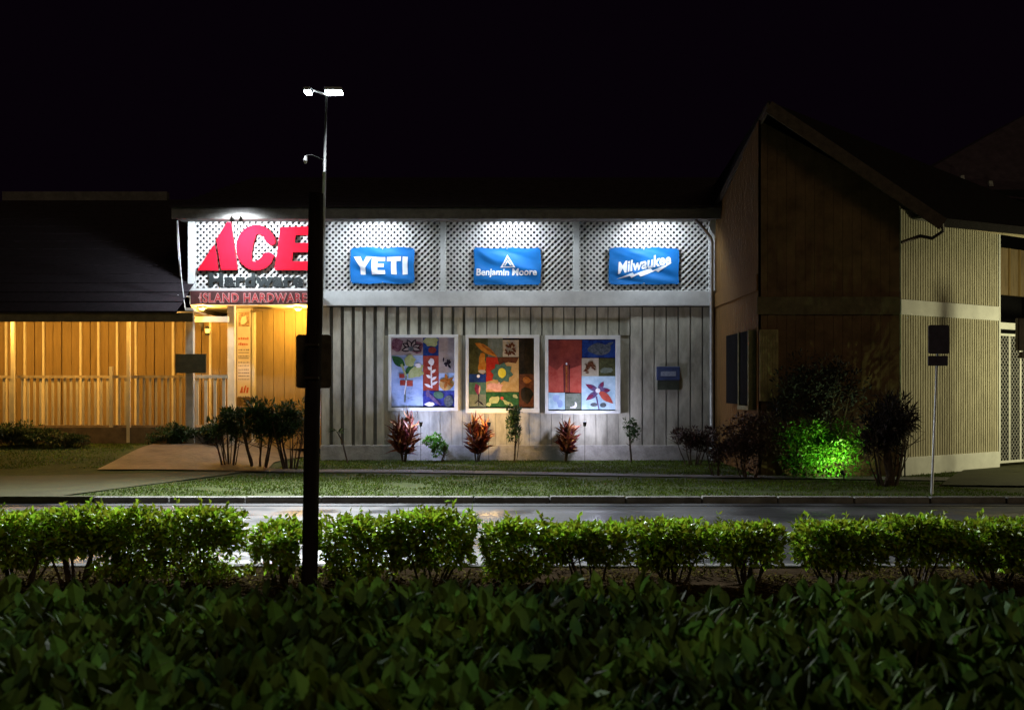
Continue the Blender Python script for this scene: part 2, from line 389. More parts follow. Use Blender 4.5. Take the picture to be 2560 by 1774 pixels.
inner = [(720, 492), (690, 535), (645, 568), (612, 562), (612, 500), (628, 410), (650, 345), (680, 335), (715, 365), (733, 410)]
letter(outer + [(800, 520), (770, 492)] + inner + [(765, 432), (805, 425)])
letter([(850, 285), (1150, 275), (1140, 350), (975, 348), (968, 415), (1118, 413), (1108, 490), (955, 492), (945, 565), (1105, 565), (1090, 640), (800, 635), (826, 470)])
text_mb("Hardware", PX(519, 25.8), PX(756, 25.8), PZ(714, 25.8), 32 * 25.8 / FPX, 25.93, black, offset=0.045, extrude=0.015, spacing=1.12).build("lettering", None, ace)

# ---- banners
blue = mat("banner_blue", (0.005, 0.15, 0.48), 0.6, 0.08, 3, 0.05)
bwhite = mat("banner_white", (0.82, 0.86, 0.92), 0.6, 0.04, 5)
def banner(x0, x1, y0, y1, seed, label):
    D = 25.93; X0, X1, Z0, Z1 = PX(x0, D), PX(x1, D), PZ(y1, D), PZ(y0, D)
    root = thing("banner", label, "banner", ((X0 + X1) / 2, D, Z0), "blue cloth banners hung on the lattice")
    def warp(X, Y, Z):
        u = (X - X0) / (X1 - X0); v = (Z - Z0) / (Z1 - Z0)
        edge = min(1, 6 * min(u, 1 - u, v, 1 - v) + 0.15)
        d = 0.020 * math.sin(9 * (u * 0.8 + v * 1.1) + seed) * edge + 0.022 * noise.noise((u * 3.2 + seed, (v + 0.7 * u) * 5.5, seed)) * edge \
            + 0.014 * math.exp(-((v - 0.85 + 0.55 * u) * 9) ** 2) * edge
        sag = 0.02 * math.sin(u * math.pi * 4 + seed) * (1 if v > 0.5 else -0.7) * abs(v - 0.5) * 1.2
        return (X + 0.008 * math.sin(7 * v + seed), Y - d - 0.02, Z - sag)
    b = MB(); nx, ny = 70, 42; vs = [warp(X0 + (X1 - X0) * i / nx, D, Z0 + (Z1 - Z0) * j / ny) for j in range(ny + 1) for i in range(nx + 1)]
    b.add(vs, [(j * (nx + 1) + i, j * (nx + 1) + i + 1, (j + 1) * (nx + 1) + i + 1, (j + 1) * (nx + 1) + i) for j in range(ny) for i in range(nx)])
    b.build("cloth", blue, root, smooth=True)
    for cx in (x0 + 2.2, (x0 + x1) / 2, x1 - 2.2):
        for cy in (y0 + 2.2, y1 - 2.2):
            q = warp(PX(cx, D), D - 0.012, PZ(cy, D)); MB().tube([q, (q[0], q[1] + 0.012, q[2])], 0.014, 8).build("grommet", galv, root)
    return root, warp, D
def flat(polys, warp, D, mb, m):
    """flat lettering polygons (photo pixels) laid on the cloth"""
    for pts in polys:
        bm = bmesh.new(); vs = [bm.verts.new((PX(x, D), 0, PZ(y, D))) for x, y in pts]; bm.faces.new(vs); bm.normal_update()
        bmesh.ops.triangulate(bm, faces=bm.faces)
        for _ in range(3):
            es = [e for e in bm.edges if e.calc_length() > 0.06]
            if not es: break
            bmesh.ops.subdivide_edges(bm, edges=es, cuts=1); bmesh.ops.triangulate(bm, faces=bm.faces)
        mb.use(m).add([warp(v.co.x, D - 0.007, v.co.z) for v in bm.verts], [[v.index for v in f.verts] if v_ok else [] for f in bm.faces for v_ok in (1,)])
        bm.free()
r1, wp, D = banner(876, 1036, 619, 709, 1.3, "blue banner with four big white slab capitals, nearest the dark pole")
def z1(pts): return [(440 + x / 3.29, 480 + y / 3.29) for x, y in pts]
mb = MB()
flat([z1([(1462, 532), (1518, 532), (1542, 582), (1566, 532), (1612, 532), (1562, 622), (1562, 678), (1520, 678), (1520, 622)]),
      z1([(1612, 534), (1722, 534), (1722, 568), (1660, 568), (1660, 590), (1712, 590), (1712, 620), (1660, 620), (1660, 644), (1722, 644), (1722, 678), (1612, 678)]),
      z1([(1736, 534), (1852, 534), (1852, 570), (1816, 570), (1816, 678), (1772, 678), (1772, 570), (1736, 570)]),
      z1([(1866, 534), (1908, 534), (1908, 678), (1866, 678)])], wp, D, mb, bwhite)
mb.build("lettering", None, r1)
r2, wp, D = banner(1185, 1352, 620, 712, 4.1, "blue banner with a small white triangle emblem over two words")
mb = MB()
def z2(pts): return [(1100 + x / 3.112, 500 + y / 3.112) for x, y in pts]
flat([z2([(525, 430), (583, 525), (565, 518), (525, 452)]), z2([(525, 430), (525, 452), (485, 518), (467, 525)]), z2([(467, 525), (485, 518), (565, 518), (583, 525)]),
      z2([(525, 466), (556, 512), (543, 512), (525, 484), (507, 512), (494, 512)])], wp, D, mb, bwhite)
text_mb("Benjamin Moore", PX(1191, D), PX(1342, D), PZ(688, D), 16.5 * D / FPX, D - 0.007, bwhite, offset=0.028, fn=lambda X, Y, Z: wp(X, Y, Z), mb=mb, sub=0.08)
mb.build("lettering", None, r2)
r3, wp, D = banner(1522, 1697, 620, 711, 2.6, "blue banner with slanting white script and a white lightning bolt")
mb = MB()
cx, cz = PX(1608, D), PZ(665, D); a = math.radians(10.5)
def rot(X, Y, Z): dx, dz = X - cx, Z - cz; return wp(cx + dx * math.cos(a) - dz * math.sin(a), Y, cz + dx * math.sin(a) + dz * math.cos(a))
text_mb("Milwaukee", PX(1543, D), PX(1678, D), PZ(672, D), 27 * D / FPX, D - 0.007, bwhite, offset=0.03, shear=0.25, fn=rot, mb=mb, sub=0.08)
flat([z2([(1370, 615), (1500, 565), (1510, 580), (1640, 530), (1655, 548), (1805, 485), (1700, 560), (1680, 548), (1560, 600), (1545, 582), (1490, 608), (1478, 592)])], wp, D, mb, bwhite)
mb.build("lettering", None, r3)

# ---- eave floodlights
lampglow = mat("lamp_glow", (0.9, 0.95, 1), 0.5, 0, 1, emit=(0.80, 0.92, 1.0), es=35)
def floodlight(x, label, energy, target, heads=1):
    base = P(x, 542, 25.28) if heads == 1 else P(x, 549, 24.7)
    r = thing("floodlight", label, "floodlight", base, "small floodlights under the eave")
    for k in range(heads):
        c = base + Vector((k * 0.2, 0, 0.0))
        b = MB(); b.tube([c + Vector((0, 0.02, 0.10)), c + Vector((0, 0.0, 0.02))], 0.015, 6); b.build("bracket", fasciam, r)
        b = MB(); d = (Vector(target) - c).normalized()
        b.tube([c - d * 0.06, c + d * 0.03], [0.035, 0.06], 10); hs_ = b.build("housing", fasciam, r)
        b = MB(); b.tube([c + d * 0.031, c + d * 0.038], [0.05, 0.05], 10); b.build("lens", lampglow, hs_)
        spot("flood_lamp", c + d * 0.06, target, energy / heads, (0.80, 0.90, 1.0), 172, 0.5, 0.12, r)
floodlight(580, "twin floodlight heads glaring above the red letters", 520, P(625, 700, 26), 2)
floodlight(938, "single floodlight over the banner with four capitals", 190, P(938, 720, 26.0))
floodlight(1279, "single floodlight over the banner with the triangle emblem", 190, P(1279, 720, 26.0))
floodlight(1634, "single floodlight over the banner with the lightning bolt", 190, P(1634, 720, 26.0))

# ---- downpipe on the right end of the facade
b = MB(); b.tube([P(1736, 550, 25.4), P(1745, 556, 25.4), P(1775, 592, 25.7), P(1779, 606, 25.8), P(1779, 900, 25.8), P(1779, 1158, 25.8)], 0.045, 8)
tag(b.build("downpipe", galv, None, smooth=True), "pale downpipe bending from the eave down the shop's right corner", "downpipe")
# cable on the left
b = MB(); b.tube([P(444, 552, 25.4), P(447, 600, 25.3), P(453, 690, 25.2), P(465, 790, 25.2)], 0.012, 6); b.tube([P(441, 552, 25.4), P(446, 640, 25.3), P(450, 690, 25.2)], 0.007, 6)
tag(b.build("cable", white), "slack pale cable hanging from the left end of the eave", "cable")
b = thing("wall_spotlight", "tiny spotlight on a bracket left of the maroon board sign", "spotlight", P(450, 741, 25.5))
MB().tube([P(478, 741, 25.65), P(462, 741, 25.5)], 0.015, 6).build("bracket", galv, b)
MB().tube([P(462, 741, 25.5), P(452, 742, 25.4), P(444, 743, 25.35)], [0.02, 0.05, 0.06], 10).build("housing", galv, b)

# ================================================================ MURALS
def mixm(name, c1, c2, scale=8):
    g = 0.8 if max(c2) < .72 else 1
    return mat(name, tuple(v * g for v in c1), 0.8, 0.1, scale, 0.2, col2=tuple(v * g for v in c2), spec=0.05)
def ell(cx, cy, rx, ry, a=0, n=14, jag=0.0, seed=0):
    rnd = random.Random(seed + cx); out = []
    for i in range(n):
        t = 2 * math.pi * i / n; r = 1 + rnd.uniform(-jag, jag); x = rx * math.cos(t) * r; y = ry * math.sin(t) * r
        out.append((cx + x * math.cos(a) - y * math.sin(a), cy + x * math.sin(a) + y * math.cos(a)))
    return out
def petal(x0, y0, x1, y1, w_, n=6):
    L_ = math.hypot(x1 - x0, y1 - y0); ux, uy = (x1 - x0) / L_, (y1 - y0) / L_; pts = []
    for s_ in (1, -1):
        rng = range(n + 1) if s_ == 1 else range(n - 1, 0, -1)
        for i in rng:
            t = i / n; hw = w_ / 2 * math.sin(math.pi * min(1, t * 0.93 + 0.07)) * s_
            pts.append((x0 + ux * L_ * t - uy * hw, y0 + uy * L_ * t + ux * hw))
    return pts
def line(x0, y0, x1, y1, w_):
    L_ = math.hypot(x1 - x0, y1 - y0); ux, uy = (x1 - x0) / L_, (y1 - y0) / L_
    return [(x0 - uy * w_ / 2, y0 + ux * w_ / 2), (x1 - uy * w_ / 3, y1 + ux * w_ / 3), (x1 + uy * w_ / 3, y1 - ux * w_ / 3), (x0 + uy * w_ / 2, y0 - ux * w_ / 2)]
def R_(x0, x1, y0, y1): return [(x0, y0), (x1, y0), (x1, y1), (x0, y1)]
def mural(label, outer, inner, layers):
    D = 25.93
    r = thing("mural", label, "painting", P((outer[0] + outer[1]) / 2, outer[3], 25.85), "framed collage paintings on the grey wall")
    x0, x1, y0, y1 = outer; a0, a1, b0, b1 = inner
    b = MB(); f0, f1 = 25.80, 25.955
    b.box(PX(x0), PX(x1), f0, f1, PZ(b0), PZ(y0)); b.box(PX(x0), PX(x1), f0, f1, PZ(y1), PZ(b1))
    b.box(PX(x0), PX(a0), f0, f1, PZ(b1) , PZ(b0)); b.box(PX(a1), PX(x1), f0, f1, PZ(b1), PZ(b0))
    b.build("frame", white, r, bevel=0.006)
    b = MB().use(voidm); b.box(PX(a0), PX(a1), 25.945, 25.958, PZ(b1), PZ(b0))
    lay = 0
    for k, (m, pts) in enumerate(layers):
        d = 25.943 - 0.0006 * k
        pts = [(min(max(px, a0 + 0.5), a1 - 0.5), min(max(py, b0 + 0.5), b1 - 2)) for px, py in pts]
        bm = bmesh.new(); vs = [bm.verts.new((PX(px), d, PZ(py))) for px, py in pts]
        bm.faces.new(vs); bm.normal_update(); bmesh.ops.triangulate(bm, faces=bm.faces)
        b.use(m).add([v.co for v in bm.verts], [[v.index for v in f.verts] for f in bm.faces]); bm.free()
    b.build("picture", None, r)
    return r
c_ = dict(
    ltblue=mixm("art_light_blue", (0.26, 0.36, 0.62), (0.40, 0.50, 0.74), 4), maroon=mixm("art_maroon", (0.10, 0.02, 0.04), (0.30, 0.16, 0.20), 14),
    pinkgrey=mixm("art_pinkish_grey", (0.34, 0.28, 0.26), (0.48, 0.40, 0.38), 6), brick=mixm("art_brick", (0.34, 0.04, 0.03), (0.46, 0.10, 0.07), 9),
    navy=mixm("art_navy", (0.010, 0.015, 0.12), (0.03, 0.08, 0.30), 7), royal=mixm("art_royal", (0.02, 0.02, 0.20), (0.08, 0.10, 0.42), 9),
    leafg=mixm("art_leaf_green", (0.015, 0.07, 0.03), (0.05, 0.16, 0.05), 12), lime=mixm("art_lime", (0.36, 0.42, 0.14), (0.52, 0.56, 0.30), 12),
    ink=mixm("art_ink", (0.012, 0.008, 0.015), (0.03, 0.02, 0.03), 12), cream=mixm("art_cream", (0.55, 0.46, 0.33), (0.64, 0.56, 0.42), 8),
    rust=mixm("art_rust", (0.28, 0.07, 0.01), (0.50, 0.20, 0.05), 12), white=mixm("art_white", (0.66, 0.62, 0.66), (0.8, 0.78, 0.8), 10),
    olive=mixm("art_olive", (0.045, 0.05, 0.02), (0.12, 0.12, 0.05), 9), orange=mixm("art_orange", (0.55, 0.14, 0.01), (0.70, 0.32, 0.05), 12),
    red=mixm("art_red", (0.50, 0.015, 0.01), (0.60, 0.06, 0.03), 9), ochre=mixm("art_ochre", (0.55, 0.32, 0.10), (0.68, 0.46, 0.20), 9),
    teal=mixm("art_teal", (0.06, 0.14, 0.10), (0.12, 0.22, 0.16), 12), yellow=mixm("art_yellow", (0.70, 0.55, 0.02), (0.78, 0.66, 0.08), 12),
    darkbrown=mixm("art_dark_brown", (0.012, 0.012, 0.008), (0.05, 0.035, 0.02), 7), brown=mixm("art_brown", (0.09, 0.025, 0.012), (0.18, 0.07, 0.03), 12),
    greyg=mixm("art_grey_green", (0.13, 0.16, 0.12), (0.24, 0.27, 0.22), 9), wine=mixm("art_wine", (0.15, 0.02, 0.06), (0.28, 0.05, 0.12), 12),
    coral=mixm("art_coral", (0.50, 0.07, 0.05), (0.62, 0.14, 0.10), 8), dullred=mixm("art_dull_red", (0.22, 0.04, 0.035), (0.34, 0.07, 0.05), 7),
    slate=mixm("art_slate", (0.05, 0.07, 0.09), (0.18, 0.20, 0.22), 20), plum=mixm("art_plum", (0.09, 0.05, 0.16), (0.20, 0.14, 0.28), 9),
    sky=mixm("art_sky", (0.30, 0.48, 0.62), (0.52, 0.66, 0.76), 6), pinky=mixm("art_pink", (0.60, 0.26, 0.20), (0.72, 0.42, 0.34), 12))
C = c_
def scribble(m, cx, cy, w_, h_, n, seed, th=3):
    rnd = random.Random(seed); out = []
    for i in range(n):
        a = rnd.uniform(-1.2, 1.9); l = rnd.uniform(0.25, 0.5) * h_
        x = cx + rnd.uniform(-0.32, 0.32) * w_; y = cy + rnd.uniform(-0.34, 0.34) * h_
        out.append((m, petal(x - math.cos(a) * l / 2, y - math.sin(a) * l / 2, x + math.cos(a) * l / 2, y + math.sin(a) * l / 2, th * rnd.uniform(0.8, 1.6))))
    return out
L1 = [(C['ltblue'], R_(979, 1058, 888, 1018)), (C['pinkgrey'], R_(979, 1058, 844, 888)), (C['maroon'], ell(993, 862, 16, 17, 0, 12, .2)), (C['maroon'], ell(1042, 868, 17, 14, 0, 12, .2)),
      (C['navy'], R_(1058, 1097, 844, 889)), (C['lime'], ell(1078, 855, 19, 12, 0, 12, .25)), (C['dullred'], ell(1081, 875, 10, 8)),
      (C['pinkgrey'], R_(1097, 1137, 844, 932)), (C['brick'], R_(1058.5, 1097, 889.5, 976)), (C['ltblue'], R_(1097.5, 1137, 932, 976)), (C['ochre'], ell(1117, 960, 20, 16, 0, 10, .15)), (C['royal'], R_(1058.5, 1137, 976.5, 1018))]
for a in (-150, -115, -65, -20, 15, 165):
    t = math.radians(a); L1 += [(C['ink'], petal(1029, 870, 1029 + 26 * math.cos(t), 870 + 24 * math.sin(t), 13)), (C['pinkgrey'], petal(1031, 870, 1029 + 22 * math.cos(t), 870 + 20 * math.sin(t), 7))]
L1 += [(C['slate'], ell(1028, 872, 7, 6)), (C['leafg'], petal(1012, 916, 980, 890, 22)), (C['leafg'], petal(1014, 935, 1036, 908, 14)), (C['lime'], ell(1026, 902, 14, 16, 0.3, 12, .25)), (C['lime'], petal(1020, 944, 1060, 912, 24)), (C['lime'], ell(1046, 934, 14, 9, -0.3, 12, .2)), (C['white'], ell(1046, 914, 7, 6, 0, 9, .2)),
       (C['lime'], line(1004, 910, 1018, 945, 6)), (C['greyg'], line(1016, 940, 1013, 1005, 4)), (C['brick'], R_(999, 1012, 934, 945)), (C['brick'], R_(1001, 1014, 950, 963)), (C['brick'], R_(1018, 1033, 951, 965)), (C['white'], line(1017, 950, 1012, 985, 3))]
L1 += [(C['white'], line(1080, 970, 1078, 905, 4)), (C['white'], ell(1079, 904, 7, 9, 0, 10, .2))] + [(C['white'], petal(1079, y, 1079 + dx, y - 9, 7)) for y, dx in ((925, -10), (932, 11), (945, -14), (950, 13), (962, 16), (968, -17))]
L1 += scribble(C['ink'], 1117, 906, 30, 28, 11, 3, 4)
for a in (-100, -30, 40, 110, 190): t = math.radians(a); L1.append((C['rust'], petal(1118, 953, 1118 + 20 * math.cos(t), 953 + 20 * math.sin(t), 8)))
L1 += [(C['plum'], petal(1066, 980, 1104, 1014, 9)), (C['teal'], ell(1097, 987, 13, 9, 0.3)), (C['slate'], ell(1122, 1002, 12, 14)), (C['white'], ell(1074, 1010, 12, 6, 0, 8, .2)), (C['plum'], ell(1070, 983, 5, 9))]
mural("floral mural with pale blue left side and brick red strip, nearest the dark pole", (973, 1146, 837, 1026), (979, 1137, 844, 1018), L1)
L2 = [(C['olive'], R_(1172, 1257, 845, 935)), (C['greyg'], R_(1220, 1257, 845, 893)), (C['cream'], R_(1257, 1297, 850, 892)), (C['darkbrown'], R_(1297.5, 1335, 846, 935)), (C['brown'], R_(1297.5, 1335, 935, 1020)), (C['darkbrown'], ell(1318, 985, 14, 22, 0, 12, .3)),
      (C['orange'], petal(1188, 856, 1243, 892, 17)), (C['rust'], petal(1200, 858, 1241, 889, 6)), (C['orange'], ell(1205, 908, 10, 26, 0.1, 12, .3)), (C['cream'], ell(1205, 928, 9, 5, 0, 8, .3)),
      (C['ochre'], R_(1215.5, 1297, 893, 979)), (C['red'], [(1215.5, 893), (1262, 893), (1240, 925), (1232, 950), (1215.5, 954)]), (C['brown'], [(1243, 893), (1297, 893), (1290, 908), (1270, 905), (1248, 912)]), (C['pinky'], ell(1238, 967, 22, 10, 0, 12, .3)),
      (C['navy'], R_(1173, 1215, 935, 960)), (C['teal'], R_(1173, 1215, 955, 990)), (C['greyg'], R_(1173, 1215, 985, 1018)), (C['leafg'], R_(1215.5, 1297, 980, 1019))]
for a in range(0, 360, 45): t = math.radians(a + 10); L2.append((C['teal'], petal(1255, 932, 1255 + 29 * math.cos(t), 932 + 27 * math.sin(t), 20)))
L2 += [(C['yellow'], ell(1255, 932, 10, 12.5)), (C['pinky'], line(1248, 955, 1246, 972, 4)), (C['wine'], petal(1191, 958, 1196, 988, 13)), (C['pinky'], petal(1200, 962, 1198, 984, 4)), (C['ink'], line(1197, 985, 1197, 1014, 2.5)), (C['ink'], line(1197, 1000, 1187, 1008, 2)), (C['ink'], petal(1197, 1002, 1210, 1013, 4)), (C['white'], ell(1196, 940, 4, 4)),
       (C['lime'], ell(1236, 998, 12, 9, -0.7, 12, .35)), (C['lime'], ell(1222, 1010, 6, 6, 0, 10, .3)), (C['lime'], ell(1270, 1008, 13, 5, 0.6, 10, .3)), (C['coral'], ell(1255, 995, 4, 4)), (C['lime'], ell(1288, 990, 7, 5, .4, 9, .3)), (C['rust'], ell(1318, 950, 10, 8, 0, 10, .3))]
L2 += scribble(C['brown'], 1277, 872, 34, 36, 14, 5, 4)
mural("mural with green flower with yellow centre on a red and ochre square", (1165, 1348, 838, 1031), (1172, 1335, 845, 1020), L2)
L3 = [(C['dullred'], R_(1371, 1454, 850, 980)), (C['coral'], [(1371, 912), (1392, 925), (1408, 908), (1408, 980), (1371, 980)]), (C['coral'], [(1424, 922), (1452, 912), (1453, 982), (1424, 980)]), (C['ink'], line(1409, 912, 1411, 980, 2)), (C['ink'], line(1423, 912, 1423.5, 982, 2.2)), (C['rust'], line(1416, 915, 1416, 975, 4)), (C['white'], ell(1416, 909, 2, 3)),
      (C['navy'], R_(1455, 1538, 850, 894)), (C['slate'], ell(1498, 873, 30, 15, 0.05, 14, .1)), (C['slate'], petal(1508, 870, 1534, 854, 9)),
      (C['cream'], R_(1454, 1496, 895, 941)), (C['olive'], R_(1496, 1538, 895, 941)), (C['greyg'], ell(1515, 925, 14, 8, 0, 10, .3)), (C['sky'], R_(1453.5, 1538, 940, 1025)), (C['sky'], R_(1371, 1412, 981, 1023)), (C['ltblue'], ell(1390, 995, 10, 9, 0, 9, .3)), (C['ltblue'], ell(1400, 1008, 8, 9, 0, 9, .3)), (C['greyg'], R_(1413, 1452, 983, 1025)),
      (C['white'], ell(1436, 1012, 6, 8)), (C['greyg'], ell(1432, 1008, 5, 7)), (C['white'], line(1425, 1018, 1436, 1018, 3))]
for (x1_, y1_, w_, cc) in ((1463, 960, 14, 'plum'), (1508, 953, 13, 'plum'), (1526, 975, 15, 'plum'), (1532, 1008, 18, 'coral'), (1464, 1000, 15, 'plum')):
    L3.append((C[cc], petal(1496, 977, x1_, y1_, w_)))
    if cc == 'plum': L3.append((C['wine'], petal(1496 + (x1_ - 1496) * .4, 977 + (y1_ - 977) * .4, x1_, y1_, w_ * .6)))
L3 += [(C['white'], ell(1494, 976, 6, 6)), (C['plum'], line(1490, 990, 1497, 1024, 4)), (C['slate'], ell(1484, 1011, 9, 5)), (C['slate'], ell(1507, 1012, 8, 6))]
L3 += scribble(C['brown'], 1474, 919, 38, 38, 16, 8, 4)
mural("mural with tall red rectangle and purple flower on pale blue", (1362, 1549, 839, 1033), (1370, 1538, 848, 1026), L3)

# uplights below the murals
def uplight(x, D, col, energy, label, glow, tx=None):
    g = P(x, 1150, D); g.z = gz(g.x, D) + 0.01
    r = thing("uplight", label, "garden light", g, "small ground uplights along the shop wall")
    MB().tube([g, g + Vector((0, 0, 0.86))], 0.006, 6).build("stake", black, r)
    hd = g + Vector((0, 0, 0.86)); d = Vector((0, 0.45, 1)).normalized()
    MB().tube([hd - d * 0.03, hd + d * 0.06], [0.03, 0.045], 10).build("housing", black, r)
    MB().tube([hd + d * 0.061, hd + d * 0.066], 0.036, 10).build("lens", glow, r)
    point("up_lamp", hd + d * 0.14, energy, col, 0.04, r)
g1 = mat("glow_blue", (1, 1, 1), emit=(0.7, 0.75, 1), es=4); g2 = mat("glow_amber", (1, 1, 1), emit=(1, 0.7, 0.2), es=4)
uplight(1052, 25.05, (0.52, 0.60, 1.0), 72, "bluish uplight below the mural nearest the dark pole", g1)
uplight(1222, 25.05, (1.0, 0.62, 0.22), 58, "amber uplight below the mural with the green flower", g2)
uplight(1462, 25.05, (0.72, 0.74, 1.0), 72, "cool white uplight below the mural with the red rectangle", g1)

# small notice on the grey wall
r = thing("wall_notice", "small dark blue notice box on the right part of the grey wall", "notice", P(1670, 965, 25.9))
MB().pbox(1642, 1700, 916, 950, 25.86, 25.925).build("box", mat("notice_blue", (0.05, 0.07, 0.16), 0.5, 0.3, 8), r, bevel=0.01)
MB().pbox(1644, 1698, 951, 974, 25.89, 25.925).build("lower_plate", mat("notice_dark", (0.06, 0.07, 0.05), 0.7, 0.3, 8), r)
MB().pbox(1652, 1690, 928, 940, 25.855, 25.86).build("label_strip", mat("notice_grey", (0.25, 0.28, 0.36), 0.6, 0.3, 30), r)

# ================================================================ PORCH WING (left)
pw = thing("porch_wing", "low yellow-lit wing with a railed porch and broad dark roof", "building", (-10, 27, 0.6))
Dw = 27.2
b = MB().use(tan); x = PX(-260, Dw); zt = 3.45; xe = PX(577, Dw); k = 0
b.use(tandark).box(x, xe, Dw + 0.02, Dw + 0.1, 0.4, zt)
b.use(tan)
while x < xe - 0.05:
    wd = 0.19 if k % 2 else 0.225; b.box(x, min(x + wd, xe), Dw - 0.02 - (k % 3) * 0.012, Dw + 0.02, 0.45, zt); x += wd + 0.016 + (k % 2) * .012; k += 1
b.build("board_wall", None, pw)
b = MB(); x = PX(-260, Dw); k = 0
while x < xe - 0.1:
    x += random.choice((0.44, 0.46, 0.48)); 
    if k % 5 != 3: b.box(x, x + 0.05, Dw - 0.10, Dw - 0.046, 0.5, zt)
    k += 1
b.build("battens", cream, pw)
De_ = 24.6
zE0, zE1 = PZ(804, De_), PZ(781, De_)
MB().box(PX(-300, De_), PX(482, De_), De_, De_ + 0.05, zE0, zE1).build("fascia_board", mat("porch_fascia", (0.16, 0.13, 0.07), 0.85, 0.3, 5, 0.4), pw)
MB().box(PX(-300, De_), PX(482, De_), De_ + 0.05, Dw + 0.1, zE0 + 0.22, zE0 + 0.25).build("porch_ceiling", tandark, pw)
b = MB(); Yr = 31.0; zr = PZ(500, Yr); XLn, XRt = PX(-320, De_), PX(477, 25.62); n = 14
for k in range(n):
    a0, a1 = k / n, (k + 1) / n; y0 = De_ - .05 + (Yr - De_) * a0; y1 = De_ - .05 + (Yr - De_) * a1; z0 = zE1 + (zr - zE1) * a0; z1 = zE1 + (zr - zE1) * a1
    b.add([(XLn, y0, z0 + .03), (XRt, y0, z0 + .03), (XRt, y1, z1), (XLn, y1, z1), (XLn, y0, z0 - .01), (XRt, y0, z0 - .01)], [(0, 1, 2, 3), (4, 5, 1, 0)])
b.add([(XLn, Yr, zr), (XRt, Yr, zr), (XRt, 37, 4), (XLn, 37, 4)], [(0, 1, 2, 3)])
b.build("roof", roofm, pw)
MB().box(XLn, PX(420, Yr), Yr - 0.12, Yr + 0.12, zr - 0.03, zr + 0.22).build("ridge_cap", fasciam, pw)
# beams and deck by the entrance
MB().box(PX(482, 25.6), PX(571, 25.6), 25.55, 25.68, PZ(805, 25.6), PZ(791, 25.6)).build("beam", cream, pw)
MB().box(PX(-300), PX(577), 25.3, Dw, 0.40, PZ(1068, 25.3)).build("deck", mat("deck", (0.16, 0.12, 0.08), 0.9, 0.3, 6, 0.4), pw)

rail = thing("porch_railing", "long cream railing of thin balusters along the yellow-lit porch", "railing", (PX(250, 25.4), 25.4, 0.7))
Dl = 25.42; zb_, zt_ = PZ(1062, Dl), PZ(945, Dl)
MB().box(PX(-260, Dl), PX(466, Dl), Dl - .04, Dl + .04, zt_, PZ(938, Dl)).build("top_rail", mat("rail_dark", (0.50, 0.40, 0.26), 0.8, 0.3, 6), rail)
MB().box(PX(-260, Dl), PX(466, Dl), Dl - .03, Dl + .03, zb_ - .07, zb_).build("bottom_rail", tandark, rail)
base = MB().box(-0.025, 0.025, -0.015, 0.015, 0, zt_ - zb_).build("baluster", cream, rail); base.location = (PX(-20, Dl), Dl, zb_)
x = -20 + 15.2; 
while x < 462:
    if abs(x - 37) > 9 and abs(x - 325) > 9 and abs(x - 281) > 7:
        o = base.copy(); COL.objects.link(o); o.parent = rail; o.matrix_parent_inverse = base.matrix_parent_inverse; o.location = (PX(x, Dl), Dl, zb_)
    x += 15.2
MB().box(PX(277, Dl), PX(285, Dl), Dl - .11, Dl - .042, 0.4, PZ(916, Dl)).build("gate_post", cream, rail)
rail2 = thing("porch_railing", "short bright railing section between the sign post and the entrance column", "railing", (PX(525, 25.4), 25.4, 0.7))
MB().box(PX(486, Dl), PX(571, Dl), Dl - .04, Dl + .04, zt_, PZ(937, Dl)).build("top_rail", cream, rail2)
for x in (493, 515, 538, 560):
    MB().box(PX(x - 3.5, Dl), PX(x + 3.5, Dl), Dl - .03, Dl + .03, PZ(1062, Dl), zt_).build("baluster", cream, rail2)
for x, lb in ((37, "slim cream porch post near the left edge of the photo"), (325, "slim cream porch post standing mid-way along the long railing")):
    tag(MB().box(PX(x - 4, Dl), PX(x + 4, Dl), Dl - .13, Dl - .05, 0.45, PZ(800, 24.9)).build("porch_post", cream), lb, "post", "porch posts")

# lit post with the blank board
sp = thing("sign_post", "pale square post with a blank dark board at the walkway by the porch", "post", P(475, 1108, 25.2))
pz = gz(PX(475, 25.2), 25.2)
MB().box(PX(466, 25.2), PX(485, 25.2), 25.12, 25.28, pz - .05, PZ(770, 25.2)).build("post", mat("post_paint", (0.50, 0.48, 0.42), 0.7, 0.2, 5, .2), sp, bevel=.006)
MB().box(PX(436, 25.0), PX(513, 25.0), 25.06, 25.10, PZ(932, 25.0), PZ(884, 25.0)).build("board", mat("board_back", (0.075, 0.07, 0.035), 0.8, 0.25, 8, .2), sp, bevel=.005)
MB().box(PX(505, 25.0), PX(525, 25.0), 25.25, 25.27, PZ(925, 25.0), PZ(866, 25.0)).build("rear_panel", mat("board_back2", (0.06, 0.055, 0.03), 0.8, 0.25, 8), sp) if False else None

# porch lantern
ln = thing("wall_lantern", "small wall lantern glowing amber on the porch wall by the entrance", "lantern", P(520, 835, 26.9))
MB().box(PX(516, 27.1), PX(523, 27.1), 27.0, 27.1, PZ(838, 27.1), PZ(815, 27.1)).build("bracket", black, ln)
MB().tube([P(519, 832, 26.9), P(519, 822, 26.9)], [0.05, 0.07], 8).build("lamp", mat("glow_lantern", (1, .7, .3), emit=(1, .55, .12), es=2.0), ln)
SOD = (1.0, 0.54, 0.11)
point("porch_lamp", P(520, 800, 26.6), 18, SOD, 0.1, ln)

